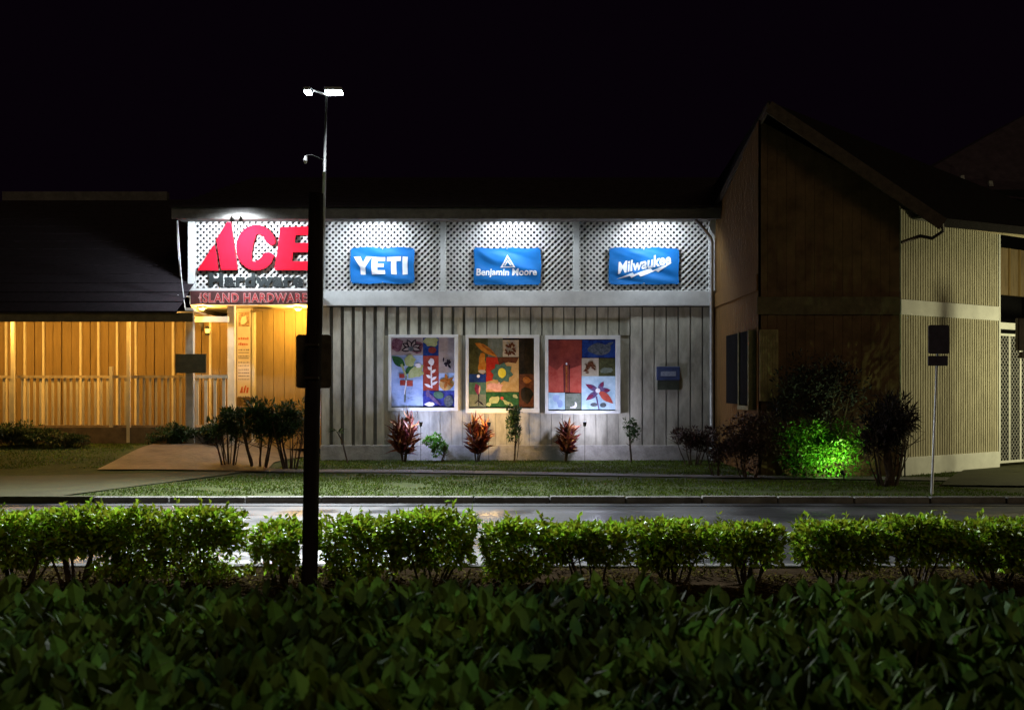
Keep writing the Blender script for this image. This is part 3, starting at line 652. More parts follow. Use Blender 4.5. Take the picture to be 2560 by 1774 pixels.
def ceiling_lamp(x, D, z, energy, label, col=SOD):
    r = thing("ceiling_lamp", label, "lamp", (PX(x, D), D, z), "ceiling lamps under the porch")
    MB().tube([(PX(x, D), D, z), (PX(x, D), D, z - 0.05)], [0.12, 0.10], 12).build("fitting", white, r)
    MB().tube([(PX(x, D), D, z - .051), (PX(x, D), D, z - 0.09)], [0.09, 0.05], 12).build("shade", mat("glow_sodium", (1, .7, .3), emit=(1, .55, .12), es=3), r)
    point("lamp_light", (PX(x, D), D, z - 0.16), energy, col, 0.08, r)
ceiling_lamp(-40, 25.0, zE0 + 0.22, 165, "added unseen amber ceiling lamp beyond the left end of the porch")  # added lamp out of view, brightening the porch's left end
ceiling_lamp(200, 24.95, zE0 + 0.22, 150, "amber ceiling lamp under the middle of the porch roof")
ceiling_lamp(505, 26.4, PZ(762) - .001, 110, "amber ceiling lamp between the board sign and the entrance column")
ceiling_lamp(440, 25.25, zE0 + 0.22, 80, "amber ceiling lamp at the right end of the porch roof")
ceiling_lamp(745, 26.55, PZ(762) - 0.001, 150, "bright yellow ceiling lamp inside the entrance recess", (1.0, 0.60, 0.12))

# ---- poster by the door
ps = thing("notice_poster", "tall narrow poster with a picture and printed lines beside the entrance", "poster", P(610, 998, 27.0))
Dp = 27.05
paper = mat("paper", (0.70, 0.60, 0.50), 0.7, 0.08, 5); ink = mat("ink_grey", (0.16, 0.14, 0.14), 0.7, 0.3, 30); inkr = mat("ink_rust", (0.50, 0.12, 0.04), 0.7, 0.3, 30)
MB().box(PX(593, Dp), PX(626, Dp), Dp, Dp + 0.02, PZ(992, Dp), PZ(776, Dp)).build("sheet", paper, ps)
b = MB().use(mat("poster_photo", (0.22, 0.12, 0.06), 0.7, 0.5, 14, col2=(0.55, 0.36, 0.20))); b.box(PX(596, Dp), PX(624, Dp), Dp - .003, Dp - .001, PZ(816, Dp), PZ(780, Dp))
b.use(paper).pprism(ell(609, 800, 8, 12, 0.3, 10, .2), Dp - .006, Dp - .004)
rnd = random.Random(2)
for y, h, m, dens in ((842, 7, inkr, .8), (856, 7, inkr, .8), (872, 4, ink, .7), (880, 2, ink, 1), (888, 4, ink, .7), (894, 2, ink, 1), (904, 3, ink, .6), (912, 3, ink, .6), (922, 3, ink, .5), (930, 3, ink, .5), (938, 3, ink, .5), (946, 3, ink, .5), (989, 4, ink, .8)):
    x = 596.0
    b.use(m)
    while x < 622:
        wd = rnd.uniform(1.0, 3.2) if dens < 1 else 26
        b.box(PX(x, Dp), PX(min(x + wd, 623), Dp), Dp - .003, Dp - .001, PZ(y + h, Dp), PZ(y + rnd.uniform(0, h * .3), Dp)); x += wd + rnd.uniform(0.6, 2.0)
b.use(inkr)
for q in ([(599, 982), (604, 966), (607, 966), (607, 982)], [(608, 982), (610, 970), (614, 962), (616, 965), (612, 982)], [(615, 982), (617, 968), (622, 968), (620, 982)]): b.pprism(q, Dp - .003, Dp - .001)
b.build("print", None, ps)

# ================================================================ CORNER BUILDING (right)
cb = thing("corner_building", "tall dark gabled building with pale ribbed wall on its right side", "building", (6, 21.4, 0))
XW = 4.80; DC = 21.4
c2x = PX(2248, DC)
# left side wall, lap between shop facade and near corner
zA, zB = PZ(528, 26.0), PZ(306, DC)
b = MB().use(litbrown); n = 22
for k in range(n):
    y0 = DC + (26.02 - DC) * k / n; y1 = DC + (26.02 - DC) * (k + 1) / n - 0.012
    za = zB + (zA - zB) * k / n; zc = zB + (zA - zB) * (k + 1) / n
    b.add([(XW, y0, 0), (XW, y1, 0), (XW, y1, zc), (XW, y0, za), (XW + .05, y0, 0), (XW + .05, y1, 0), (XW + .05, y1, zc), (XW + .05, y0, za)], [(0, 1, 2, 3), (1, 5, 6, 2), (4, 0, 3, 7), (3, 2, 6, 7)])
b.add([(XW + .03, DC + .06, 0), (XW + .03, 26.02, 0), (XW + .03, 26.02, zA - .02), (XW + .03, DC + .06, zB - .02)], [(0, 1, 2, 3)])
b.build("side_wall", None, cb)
MB().box(XW - .035, XW - .002, DC, 25.98, PZ(769, 26), PZ(735, 26)).build("band_board", litbrown, cb)
# front wall
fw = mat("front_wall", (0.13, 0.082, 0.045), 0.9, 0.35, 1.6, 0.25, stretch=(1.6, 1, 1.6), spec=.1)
topz = lambda X: PZ(300, DC) + (X - XW) / (c2x - XW) * (PZ(490, DC) - PZ(300, DC))
b = MB(); X = XW; st = (c2x - XW) / 15
for k in range(15):
    xa, xb = XW + st * k + .001, XW + st * (k + 1) - .004
    b.prism([(xa, 0), (xb, 0), (xb, topz(xb)), (xa, topz(xa))], DC, DC + .05)
b.prism([(XW + .02, 0), (c2x, 0), (c2x, topz(c2x) - .02), (XW + .02, topz(XW) - .02)], DC + .025, DC + .09)
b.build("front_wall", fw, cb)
MB().box(XW - .03, c2x, DC - .035, DC - .002, PZ(786, DC), PZ(742, DC)).build("band_board", mat("front_band", (0.12, 0.10, 0.055), 0.9, 0.3, 5, .3), cb)
# angled ribbed wall
dv = Vector((1.37, 1, 0)).normalized(); nv = Vector((dv.y, -dv.x, 0))
C0 = Vector((c2x, DC, 0)); Lw = 2.05 * math.hypot(1.37, 1)
ribm = mat("ribbed_siding", (0.46, 0.43, 0.33), 0.8, 0.2, 4, 0.2, stretch=(3, 3, .6)); ribd = mat("ribbed_groove", (0.16, 0.14, 0.10), 0.9, 0.3, 5)
ztop_w = 5.55
b = MB().use(ribd)
def wbox(u0, u1, d0, d1, z0, z1):
    c = C0 + dv * ((u0 + u1) / 2) + nv * ((d0 + d1) / 2); c.z = (z0 + z1) / 2
    b.obox(c, dv * (u1 - u0) / 2, nv * (d1 - d0) / 2, Vector((0, 0, (z1 - z0) / 2)))
wbox(0.005, Lw, -0.1, 0, 0, ztop_w)
b.use(ribm); u = 0.02
while u < Lw - 0.05: wbox(u, u + 0.048, 0, 0.028, 0.32, 5.2); u += 0.083
b.build("ribbed_wall", None, cb)
b = MB()
wbox(0, Lw + .02, 0.0, 0.05, PZ(786, DC), PZ(748, DC)); b.build("band_board", white, cb)
b = MB(); wbox(0.0, Lw + .02, 0.0, 0.06, 0.0, 0.36); b.build("plinth", white, cb, bevel=.01)
b = MB(); wbox(Lw, Lw + .06, -.1, 0.05, 0.1, 5.0); b.build("corner_board", white, cb)
# recessed part with gate opening further right
b = MB(); wbox(Lw + .06, 7, -1.3, -1.2, 3.9, 5.0); b.build("upper_wall", tandark, cb)
b = MB(); wbox(Lw + .06, 7, -1.5, -1.4, 0, 3.9); b.build("inner_wall", voidm, cb)  # near-black colour stands in for the darkness of the doorway
b = MB(); wbox(Lw + .06, 7, -.12, -.02, 2.98, 3.12); b.build("lintel", white, cb)
for k in range(9):
    b = MB(); wbox(Lw + .3 + k * .45, Lw + .35 + k * .45, -1.2, -1.16, 3.9, 5.0); b.build("batten", tan, cb)
# eave along the angled wall
b = MB(); wbox(0.35, 7, 0.05, 0.60, 5.02, 5.06); b.build("soffit", fasciam, cb)
b = MB()
p0 = C0 + dv * 0.75 + nv * 0.6; p1 = C0 + dv * 7 + nv * 0.6
b.add([Vector((p0.x, p0.y, 4.86)), Vector((p1.x, p1.y, 4.86)), Vector((p1.x, p1.y, 5.16)), Vector((p0.x, p0.y, 5.16)), Vector((p0.x, p0.y, 4.86)) + dv * 0 - nv * .05, Vector((p1.x, p1.y, 4.86)) - nv * .05, Vector((p1.x, p1.y, 5.16)) - nv * .05, Vector((p0.x, p0.y, 5.16)) - nv * .05],
      [(0, 1, 2, 3), (4, 7, 6, 5), (3, 2, 6, 7), (0, 4, 5, 1)])
b.build("fascia_board", mat("pale_fascia", (0.42, 0.36, 0.24), 0.8, 0.2, 5, .2), cb)
# roof
DB = 20.9
A = Vector((PX(1780, 26.0), 26.05, PZ(522, 26.0))); B = P(1920, 252, DB); T = P(2356, 545, DB)
E = Vector((p1.x, p1.y, 5.18)); Bb = Vector((B.x + 1.0, 33, B.z + 0.3)); Ab = Vector((A.x, 33, 7.9))
b = MB()
thk = Vector((0, 0, -0.17))
def slab(pts, th=thk):
    n = len(pts); b.add(list(pts) + [p + th for p in pts], [tuple(range(n)), tuple(reversed(range(n, 2 * n)))] + [(i, i + n, (i + 1) % n + n, (i + 1) % n) for i in range(n)])
slab([B, T, E]); slab([B, E, Vector((E.x, 33, 6.5)), Bb]); slab([A, B, Bb, Ab])
b.build("roof", mat("rough_roof", (0.007, 0.005, 0.006), 0.95, 0.4, 8, .8), cb)
b = MB(); 
for (q0, q1, wdt) in ((B, T, 0.24), (A, B, 0.16)):
    d = (q1 - q0); b.bar(q0 + Vector((0, -.03, -.12)), q1 + Vector((0, -.03, -.12)), .04, wdt)
b.build("rake_board", mat("rake", (0.075, 0.058, 0.042), 0.9, 0.35, 7, .6), cb)
b = MB(); b.tube([T + Vector((-.02, -.02, -.05)), T + Vector((.02, .02, -.25)), T + Vector((-.12, .2, -.36)), P(2300, 590, 21.2), P(2254, 606, 21.2)], 0.035, 8)
b.build("gutter_pipe", darkmetal, cb, smooth=True)
# grey triangular gable trim where the roofs meet
MB().add([P(1789, 518, 25.3), P(1789, 596, 25.3), P(1772, 565, 25.3), P(1780, 538, 25.3)], [(0, 1, 2, 3)]).build("flashing", white, cb)
# corner window box
cw = thing("corner_window", "narrow shuttered window box wrapped round the brown corner", "window", (XW, DC, 1.4))
zlo, zhi = PZ(1015, DC), PZ(824, DC)
MB().box(XW - .12, XW - .003, DC + .25, DC + 2.6, zlo + .02, zhi).build("recess", voidm, cw)  # solid black box; the opening's darkness is put into its colour
b = MB()
for y0, y1 in ((DC + .2, DC + .27), (DC + 1.15, DC + 1.22)): b.box(XW - .15, XW - .004, y0, y1, zlo, zhi)
b.box(XW - .16, XW - .004, DC + .2, DC + 1.22, zlo - .08, zlo)
b.build("frame", mat("olive_frame", (0.20, 0.19, 0.10), 0.8, 0.3, 8), cw)
MB().box(XW + .01, PX(1943, DC), DC - .09, DC - .04, PZ(1002, DC), PZ(824, DC)).build("shutter", mat("olive_shutter", (0.25, 0.21, 0.10), 0.85, 0.3, 7, .4), cw, bevel=.01)
b = MB(); x = XW + .06
while x < PX(1936, DC): b.box(x, x + .012, DC - .10, DC - .09, PZ(995, DC), PZ(830, DC)); x += .05
b.build("slats", mat("olive_shutter", (1, 1, 1)), cw)

# gate (diamond mesh) right edge
gt = thing("metal_gate", "tall pale diamond-mesh gate at the right edge of the photo", "gate", (C0 + dv * (Lw + .6)))
u0g, u1g = Lw + .16, Lw + 1.5; zg0, zg1 = 0.12, 2.86
b = MB()
def wp_(u, z, d=-.06): q = C0 + dv * u + nv * d; return Vector((q.x, q.y, z))
b.bar(wp_(u0g, zg0), wp_(u0g, zg1), .05, .05, up=(1, 0, 0)); b.bar(wp_(u1g, zg0), wp_(u1g, zg1), .05, .05, up=(1, 0, 0)); b.bar(wp_(u0g, zg0), wp_(u1g, zg0), .05, .05); b.bar(wp_(u0g, zg1), wp_(u1g, zg1), .05, .05)
for q in (.33, .66): b.bar(wp_(u0g + (u1g - u0g) * q, zg0), wp_(u0g + (u1g - u0g) * q, zg1), .035, .035, up=(1, 0, 0))
b.build("gate_frame", white, gt)
b = MB(); Wg = u1g - u0g; H = zg1 - zg0; k = -H
while k < Wg:
    a0, a1 = max(0, k), min(Wg, k + H)
    if a1 > a0:
        b.bar(wp_(u0g + a0, zg0 + (a0 - k)), wp_(u0g + a1, zg0 + (a1 - k)), .01, .016); b.bar(wp_(u0g + a0, zg1 - (a0 - k)), wp_(u0g + a1, zg1 - (a1 - k)), .01, .016)
    k += 0.12
b.build("mesh_infill", galv, gt)
b = MB(); b.bar(wp_(Lw + .1, 0.05, -.03), wp_(Lw + .1, 3.0, -.03), .06, .06, up=(1, 0, 0))
tag(b.build("gate_post", darkmetal), "dark post hinging the diamond-mesh gate", "post")
# unused lamp position on the gate side
q = wp_(Lw + 0.9, 2.9, 2.2)
# dark box sign at far right
r = thing("hanging_box", "dark square box mounted high beside the gate at the right edge", "sign", P(2556, 900, 22.0))
MB().box(PX(2540, 22), PX(2600, 22), 21.9, 22.05, PZ(876, 22), PZ(795, 22)).build("cabinet", darkmetal, r, bevel=.02)
MB().box(PX(2548, 22), PX(2600, 22), 21.92, 22.03, PZ(895, 22), PZ(880, 22)).build("lower_box", darkmetal, r, bevel=.01)
MB().tube([(PX(2585, 22), 22, PZ(900, 22)), (PX(2585, 22), 22, 0)], .04, 8).build("pole", darkmetal, r)
# the added lamp beyond the right edge is built further down
# far hip roof
hb = thing("background_house", "shadowy hipped roof rising behind the ribbed wall at right", "building", (18, 34, 0))
b = MB(); a_ = P(2290, 440, 36); t_ = P(2640, 245, 38); e_ = P(2760, 520, 34); f_ = P(2300, 470, 34)
b.add([a_, t_, e_, f_, Vector((a_.x, 44, a_.z)), Vector((t_.x, 44, t_.z))], [(0, 3, 2, 1), (0, 1, 5, 4)])
b.build("roof", mat("far_roof", (0.05, 0.035, 0.05), .95, .3, 4), hb)
MB().box(f_.x, e_.x, 34.3, 34.5, 0, f_.z).build("wall", voidm, hb)
for x, y in ((2405, 447), (2476, 461)):
    MB().tube([P(x, y + 6, 35.0), P(x, y - 8, 35.0)], [.1, .07], 8).build("roof_vent", galv, hb)

# ================================================================ POLES AND STREET SIGNS
# near dark pole
DP = 9.3
np_ = thing("utility_pole", "thick dark pole carrying the back of a rounded sign, in the near hedge", "pole", (PX(773, DP), DP, 0))
b = MB()
prof = [(772, 1480, 20.5), (775, 1400, 20), (780, 1060, 20), (787, 780, 19.5), (789, 600, 19), (790, 484, 18.5)]
b.tube([P(x, y, DP) for x, y, r_ in prof], [r_ * DP / FPX for x, y, r_ in prof], 16)
b.build("shaft", mat("creosote_wood", (0.014, 0.008, 0.009), 0.85, 0.4, 12, .5, stretch=(2, 2, .3)), np_, smooth=True)
def rrect(x0, x1, y0, y1, r_, n=5):
    pts = []
    for cx, cy, a0 in ((x1 - r_, y0 + r_, -90), (x1 - r_, y1 - r_, 0), (x0 + r_, y1 - r_, 90), (x0 + r_, y0 + r_, 180)):
        for i in range(n + 1): t = math.radians(a0 + 90 * i / n); pts.append((cx + r_ * math.cos(t), cy + r_ * math.sin(t)))
    return pts
MB().pprism(rrect(740, 828, 836, 970, 8), DP + .085, DP + .092).build("sign_plate", mat("sign_back", (0.06, 0.05, 0.035), 0.7, 0.4, 14, .2), np_)
for y in (862, 944): MB().pbox(764, 800, y - 3, y + 3, DP - .09, DP + .085, DP).build("strap", darkmetal, np_)

# far light pole with two heads
DL = 21.0
lp = thing("street_lamp", "slim pale lamp post with two glowing heads above the shop roof", "street lamp", (PX(803, DL), DL, 0))
b = MB(); b.tube([Vector((PX(790, DL), DL, 0)), P(795, 1060, DL), P(807, 600, DL), P(811, 430, DL)], [.042, .042, .04, .034], 12); b.build("pole", galv, lp, smooth=True)
MB().tube([P(811, 430, DL), P(816, 238, DL)], [.030, .020], 10).build("mast", mat("mast_grey", (0.03, 0.03, 0.03), .6), lp, smooth=True)
b = MB(); b.tube([P(811, 402, DL), P(780, 388, DL), P(766, 388, DL)], .012, 6); b.build("sensor_arm", mat("mast_grey", (1, 1, 1)), lp)
MB().tube([P(765, 390, DL), P(763.5, 402, DL), P(763, 409, DL)], [.03, .04, .025], 8).build("sensor", mat("sensor_white", (0.7, 0.7, 0.7), .4), lp)
headglow = mat("head_glow", (1, 1, 1), emit=(0.82, 0.95, 1.0), es=60)
for (x0, x1, yb) in ((812, 858, 234), (760, 781, 234)):
    b = MB(); b.pbox(x0 + 1, x1 - 1, 222, 230, DL - .15, DL + .15, DL); b.build("head", mat("head_grey", (0.3, 0.32, 0.33), .5), lp, bevel=.02)
    b = MB(); b.pbox(x0 + 3, x1 - 3, 229, 235, DL - .12, DL + .12, DL); b.build("diffuser", headglow, lp, bevel=.015)
MB().tube([P(816, 240, DL), P(812, 236, DL), P(784, 226, DL)], .018, 8).build("arm", galv, lp)
LZ = PZ(238, DL)
spot("street_light", (PX(838, DL), DL - .1, LZ - .12), (PX(1000, DL), DL - 9.5, 0), 11000, (0.90, 0.96, 1.0), 125, 0.9, 0.15, lp)
spot("street_light", (PX(768, DL), DL - .1, LZ - .12), (PX(770, DL) - 3.5, DL - 9.5, 0), 6000, (0.90, 0.96, 1.0), 125, 0.9, 0.12, lp)

# street sign on the right, leaning
ss = thing("street_sign", "two dark plates on a thin leaning pole in front of the ribbed wall", "sign", (PX(2330, 17.6), 17.6, 0))
MB().tube([Vector((PX(2329, 17.6), 17.6, 0)), P(2343, 905, 17.6), P(2346, 820, 17.6)], .022, 8).build("pole", galv, ss, smooth=True)
pm = mat("plate_dark", (0.04, 0.035, 0.06), .6, .3, 12)
MB().pprism(rrect(2322, 2373, 812, 884, 4), 17.54, 17.56).build("upper_plate", pm, ss)
MB().pprism(rrect(2321, 2370, 889, 914, 3), 17.54, 17.56).build("lower_plate", pm, ss)
# small bulkhead lamp on a stake in the shrubs
bl = thing("bulkhead_light", "small glowing bulkhead lamp low in the shrubs by the ribbed wall", "lamp", P(2262, 1040, 21.0))
MB().tube([P(2262, 1041, 21.1), P(2262, 1041, 21.0)], .055, 12).build("housing", black, bl)
MB().tube([P(2262, 1041, 20.99), P(2262, 1041, 20.96)], .04, 12).build("lens", mat("bulk_glow", (1, 1, 1), emit=(.8, .95, 1), es=5), bl)
MB().tube([P(2262, 1041, 21.1), Vector((PX(2262, 21.1), 21.1, 0))], .015, 6).build("stake", black, bl)
spot("bulkhead_lamp", P(2262, 1035, 20.9), P(2100, 1170, 20.9), 6, (.85, 1, .8), 120, .8, .04, bl)
# added lamp, out of view, to brighten the gate and ribbed wall
gl = thing("added_fill_light", "added unseen post lamp beyond the right edge, brightening the ribbed wall", "floodlight", (C0 + dv * 4.6 + nv * 2.0 + Vector((0, 0, 4.6))))
q = C0 + dv * 4.4 + nv * 3.0 + Vector((0, 0, 2.35))
MB().tube([q, q + Vector((0, 0, .15))], [.08, .05], 10).build("housing", black, gl); MB().tube([q + Vector((.1, 0, .05)), Vector((q.x + .1, q.y, 0))], .03, 8).build("post", black, gl)
point("added_fill_lamp", q - Vector((0, 0, .12)), 480, (1.0, 0.93, 0.50), .35, gl)

# ================================================================ VEGETATION
green = mat("hedge_leaf", (0.26, 0.38, 0.022), 0.42, 0.45, 3, island=0.65, trans=0.36, spec=0.4)
dgreen = mat("dark_leaf", (0.028, 0.06, 0.014), 0.5, 0.2, 5, island=0.5, trans=0.25, spec=0.5)
fgreen = mat("broad_leaf", (0.026, 0.060, 0.036), 0.8, 0.6, 2.0, col2=(0.125, 0.20, 0.026), island=0.6, trans=0.15, spec=0.06)
croton = mat("croton_leaf", (0.10, 0.014, 0.018), 0.5, 0.3, 9, island=0.7, trans=0.25, col2=(0.17, 0.05, 0.014))
brownleaf = mat("brown_leaf", (0.07, 0.04, 0.035), 0.6, 0.3, 9, island=0.5, trans=0.2)
bright = mat("bright_leaf", (0.08, 0.24, 0.012), 0.45, 0.2, 6, island=0.45, trans=0.35, spec=0.5)
litterm = mat("dry_leaf", (0.085, 0.065, 0.018), 0.9, 0.3, 9, island=0.6, spec=0)

def rvec(r=random):
    while True:
        v = Vector((r.uniform(-1, 1), r.uniform(-1, 1), r.uniform(-1, 1)))
        if 0.05 < v.length < 1: return v.normalized()

def shrub(name, label, cat, cx, D, w_, dep, z0, zlo, zhi, nl, leafL, leafW, lm, group=None, boxy=0.5, seed=0, stems=6, gaps=0.25, droop=0.0, upward=0.3, tuft=0):
    rnd = random.Random(seed * 13 + 5)
    X = PX(cx, D) if cx is not None else 0
    root = thing(name, label, cat, (X, D, z0), group)
    b = MB(); tips = []
    for k in range(stems):
        a = rnd.uniform(-.35, .35) * w_; e = rnd.uniform(-.35, .35) * dep
        base = Vector((X + a * 0.45, D + e * 0.4, z0 - .03)); m1 = Vector((X + a * .8, D + e * .7, z0 + (zlo - z0) * 0.6 + 0.05)); top = Vector((X + a * 1.2, D + e, (zlo + zhi) / 2))
        r0 = 0.011 + 0.014 * rnd.random() * (zhi - z0)
        b.tube([base, (base + m1) / 2 + Vector((rnd.uniform(-.02, .02), 0, 0)), m1, top], [r0, r0 * .85, r0 * .7, r0 * .35], 6)
        for q in range(4):
            d = rvec(rnd); d.z = abs(d.z) * 0.8 + 0.2; st = m1.lerp(top, rnd.random() * .7); L_ = (zhi - zlo) * rnd.uniform(.3, .6)
            b.tube([st, st + Vector((d.x * w_ * .3, d.y * dep * .3, d.z * L_))], [r0 * .4, r0 * .15], 4)
    b.build("stems", bark, root)
    b = MB(); cz = (zlo + zhi) / 2; hz = (zhi - zlo) / 2; cnt = 0; tries = 0; clus = []
    while cnt < nl and tries < nl * 12:
        tries += 1
        if boxy <= .4:
            if not clus:
                for _c in range(max(9, int(nl / 75))):
                    u_ = rvec(rnd) * rnd.uniform(.25, 1.0); clus.append((u_, rnd.uniform(.14, .30)))
            u_, cr = rnd.choice(clus); g_ = rvec(rnd) * cr * rnd.random() ** .4 * 1.3; u_ = u_ + g_
            q = Vector((X + u_.x * w_ / 2, D + u_.y * dep / 2, max(z0 + .03, cz + u_.z * hz)))
            d = (g_.normalized() * .9 + rvec(rnd) * .7 + Vector((0, 0, upward - droop))).normalized()
            b.leaf(q, d, (rvec(rnd) * .7 + Vector((0, 0, 1))), leafL * rnd.uniform(.6, 1.3), leafW * rnd.uniform(.7, 1.2), rnd.uniform(0, .4), 2); cnt += 1
            continue
        v = rvec(rnd); rr = rnd.random() ** 0.35
        # superellipse push towards a box
        mx = max(abs(v.x), abs(v.y), abs(v.z)); s_ = (1 - boxy) + boxy / mx
        p = Vector((v.x * s_ * rr * w_ / 2, v.y * s_ * rr * dep / 2, v.z * s_ * rr * hz))
        nz = noise.noise((p.x * 4 + seed * 7.1, p.y * 4, p.z * 5)); 
        if nz < -0.5 + gaps * 1.1 - (0.25 if p.z > hz * .3 else 0): continue
        if p.z < 0 and rnd.random() < 0.35: continue
        k = 1 + 0.30 * noise.noise((p.x * 3 + 9 + seed, p.z * 4, seed)) + 0.12 * noise.noise((p.x * 9, p.z * 9, seed))
        q = Vector((X + p.x * k, D + p.y * k, cz + p.z * (1 + (0.15 if boxy > .6 else 0.38) * noise.noise((p.x * 4.5, seed, p.y * 4))) + 0))
        d = (v * 0.8 + rvec(rnd) * 0.9 + Vector((0, 0, upward - droop))).normalized()
        b.leaf(q, d, (rvec(rnd) * .7 + Vector((0, 0, 1))), leafL * rnd.uniform(.6, 1.25), leafW * rnd.uniform(.7, 1.2), rnd.uniform(.0, .4), 2)
        cnt += 1
    for _ in range(tuft):
        a = rnd.uniform(-.45, .45) * w_; st = Vector((X + a, D + rnd.uniform(-.3, .3) * dep, zhi - .03)); hgt = rnd.uniform(.05, .12)
        e = st + Vector((rnd.uniform(-.02, .02), 0, hgt))
        for q in range(7):
            d = rvec(rnd); d.z = abs(d.z) + .3; b.leaf(st.lerp(e, q / 6), d, rvec(rnd), leafL * .9, leafW * .8, .2, 2)
    b.build("foliage", lm, root)
    return root

DH = 9.75
hx = [(-55, 150, 1270, 1400, "at the left edge of the photo, half cut off", .2, 1), (112, 260, 1264, 1370, "with bare slanting stems at the far left gap", .15, 2), (215, 430, 1258, 1425, "with the thickest dark base in the left block", .0, 3), (395, 618, 1262, 1430, "forming the square right end of the left block", .1, 4),
      (640, 765, 1292, 1415, "thin and ragged just left of the dark pole", .35, 5), (795, 1000, 1284, 1430, "sloping up just right of the dark pole", .12, 6), (960, 1190, 1262, 1400, "tallest, with a tuft beside the pale gap", .12, 7),
      (1195, 1390, 1294, 1425, "right of the pale gap with hanging leaves", .18, 8), (1360, 1585, 1292, 1390, "with road showing through bare stems below the middle mural", .3, 9), (1560, 1790, 1290, 1400, "below the shop's right corner, full and level", .2, 10),
      (1775, 1960, 1290, 1395, "sparse and brownish before the short dip in the hedge top", .4, 11), (1975, 2210, 1292, 1400, "bright green below the lit corner shrubs", .1, 12), (2180, 2400, 1286, 1390, "below the leaning street sign", .12, 13), (2370, 2620, 1290, 1410, "at the right edge of the photo", .15, 14)]
for x0, x1, yt, yb, lb, gp, sd in hx:
    shrub("hedge_shrub", "clipped green hedge shrub " + lb, "shrub", (x0 + x1) / 2, DH, (x1 - x0) * DH / FPX * (0.98 if sd < 8 else (0.93, 0.82, 0.9)[sd % 3]), 0.62, 0.0, PZ(yb + 12, DH), PZ(yt + 16 + (sd * 7) % 13 - 5, DH), int((x1 - x0) * 16 * (1 - gp * .5)), 0.064, 0.040, green,
          "clipped shrubs of the roadside hedge", boxy=0.75, seed=sd, stems=8, gaps=gp + .1, tuft=4)
# drier undergrowth under hedge
lb_ = MB()
for i in range(11000):
    X = random.uniform(-5.2, 5.2); Y = random.gauss(9.75, .42)
    if noise.noise((X * 1.3, Y * 1.5, 4)) < -0.22 or Y > 10.7: continue
    d = rvec(); d.z = abs(d.z) * .3; lb_.leaf((X, Y, 0.01 + random.random() * .035), d, (0, 0, 1), random.uniform(.04, .08), random.uniform(.015, .03), .1, 2)
stuff(lb_.build("leaf_litter", litterm))

# big foreground hedge (close to the camera, fills the bottom)
fh = thing("foreground_hedge", "dark broad-leaved hedge filling the bottom of the photo, close to the viewer", "hedge", (0, 3, 0))
b = MB(); rnd = random.Random(77)
def ftop(X, Y):
    base = 0.985 + 0.05 * noise.noise((X * 1.6, Y * 1.6, 2)) + 0.04 * noise.noise((X * 5, Y * 5, 7))
    t = (Y - 1.6) / 2.7
    return base + 0.06 * (1 - t) 
for i in range(15000):
    Y = 1.5 + 2.9 * (rnd.random() ** 0.8); X = rnd.uniform(-.56, .56) * Y * 1.02
    z = ftop(X, Y) - abs(rnd.gauss(0, .13)) - rnd.random() * .04
    ang = rnd.uniform(0, 6.28); tilt = rnd.uniform(0.02, 0.55)
    d = Vector((math.cos(ang) * tilt, math.sin(ang) * tilt, 1.0 - .35 * tilt)).normalized()
    sz = (rnd.uniform(.04, .07) if rnd.random() < .4 else rnd.uniform(.07, .125)) * (1.15 if rnd.random() < .2 else 1)
    n_ = rvec(rnd) * .5 + Vector((math.cos(ang), math.sin(ang), -.3)) * -1
    b.leaf((X, Y, z - sz * .6), d, n_, sz, sz * rnd.uniform(.36, .58), rnd.uniform(.05, .5), 4)
for i in range(4500):
    Y = 1.5 + 2.9 * rnd.random(); X = rnd.uniform(-.56, .56) * Y * 1.02; z = ftop(X, Y) - rnd.uniform(.2, .6)
    b.leaf((X, Y, z), rvec(rnd) + Vector((0, 0, .6)), rvec(rnd), rnd.uniform(.09, .14), rnd.uniform(.05, .07), .3, 4)
b.build("foliage", fgreen, fh, smooth=False)
b = MB()
for i in range(260):
    Y = rnd.uniform(1.6, 4.3); X = rnd.uniform(-.55, .55) * Y; z = ftop(X, Y)
    b.tube([(X + rnd.uniform(-.1, .1), Y + rnd.uniform(-.1, .1), 0), (X, Y, z * .6), (X + rnd.uniform(-.06, .06), Y, z - .06)], [.009, .006, .003], 5)
b.build("stems", bark, fh)

# croton / bedding plants along the shop wall
def croton_plant(x, ytop, D, lb, seed, lm=croton, w_=.5, cane=True, dens=1.0):
    rnd = random.Random(seed); X = PX(x, D); z0 = gz(X, D); zt = PZ(ytop, D)
    r = thing("croton_plant", lb, "plant", (X, D, z0), "red-leaved plants along the shop wall")
    b = MB(); l = MB()
    for k in range(4):
        dx = rnd.uniform(-.2, .2) * w_ * 2; top = Vector((X + dx, D + rnd.uniform(-.1, .1), zt - rnd.uniform(.15, .5)))
        b.tube([(X + dx * .2, D, z0), (X + dx * .6, D, (z0 + top.z) / 2), top], [.022, .016, .01], 6)
        for q in range(int(60 * dens)):
            t = rnd.uniform(.25, 1) ; p = Vector((X + dx * t, D, z0)).lerp(top, t); a = rnd.uniform(0, 6.28); up = .2 + 1.3 * t
            d = Vector((math.cos(a), math.sin(a) * .8, up * rnd.uniform(.5, 1.2))); l.leaf(p, d, rvec(rnd), rnd.uniform(.2, .38), rnd.uniform(.04, .08), rnd.uniform(.1, .6), 3)
    b.build("canes", bark, r); l.build("foliage", lm, r)
croton_plant(1010, 1028, 25.3, "red croton in front of the mural nearest the dark pole", 3)
croton_plant(1192, 1030, 25.3, "dark red croton in front of the middle mural's left corner", 4)
croton_plant(1412, 1034, 25.3, "red croton with stiff spiky leaves below the red rectangle mural", 5)
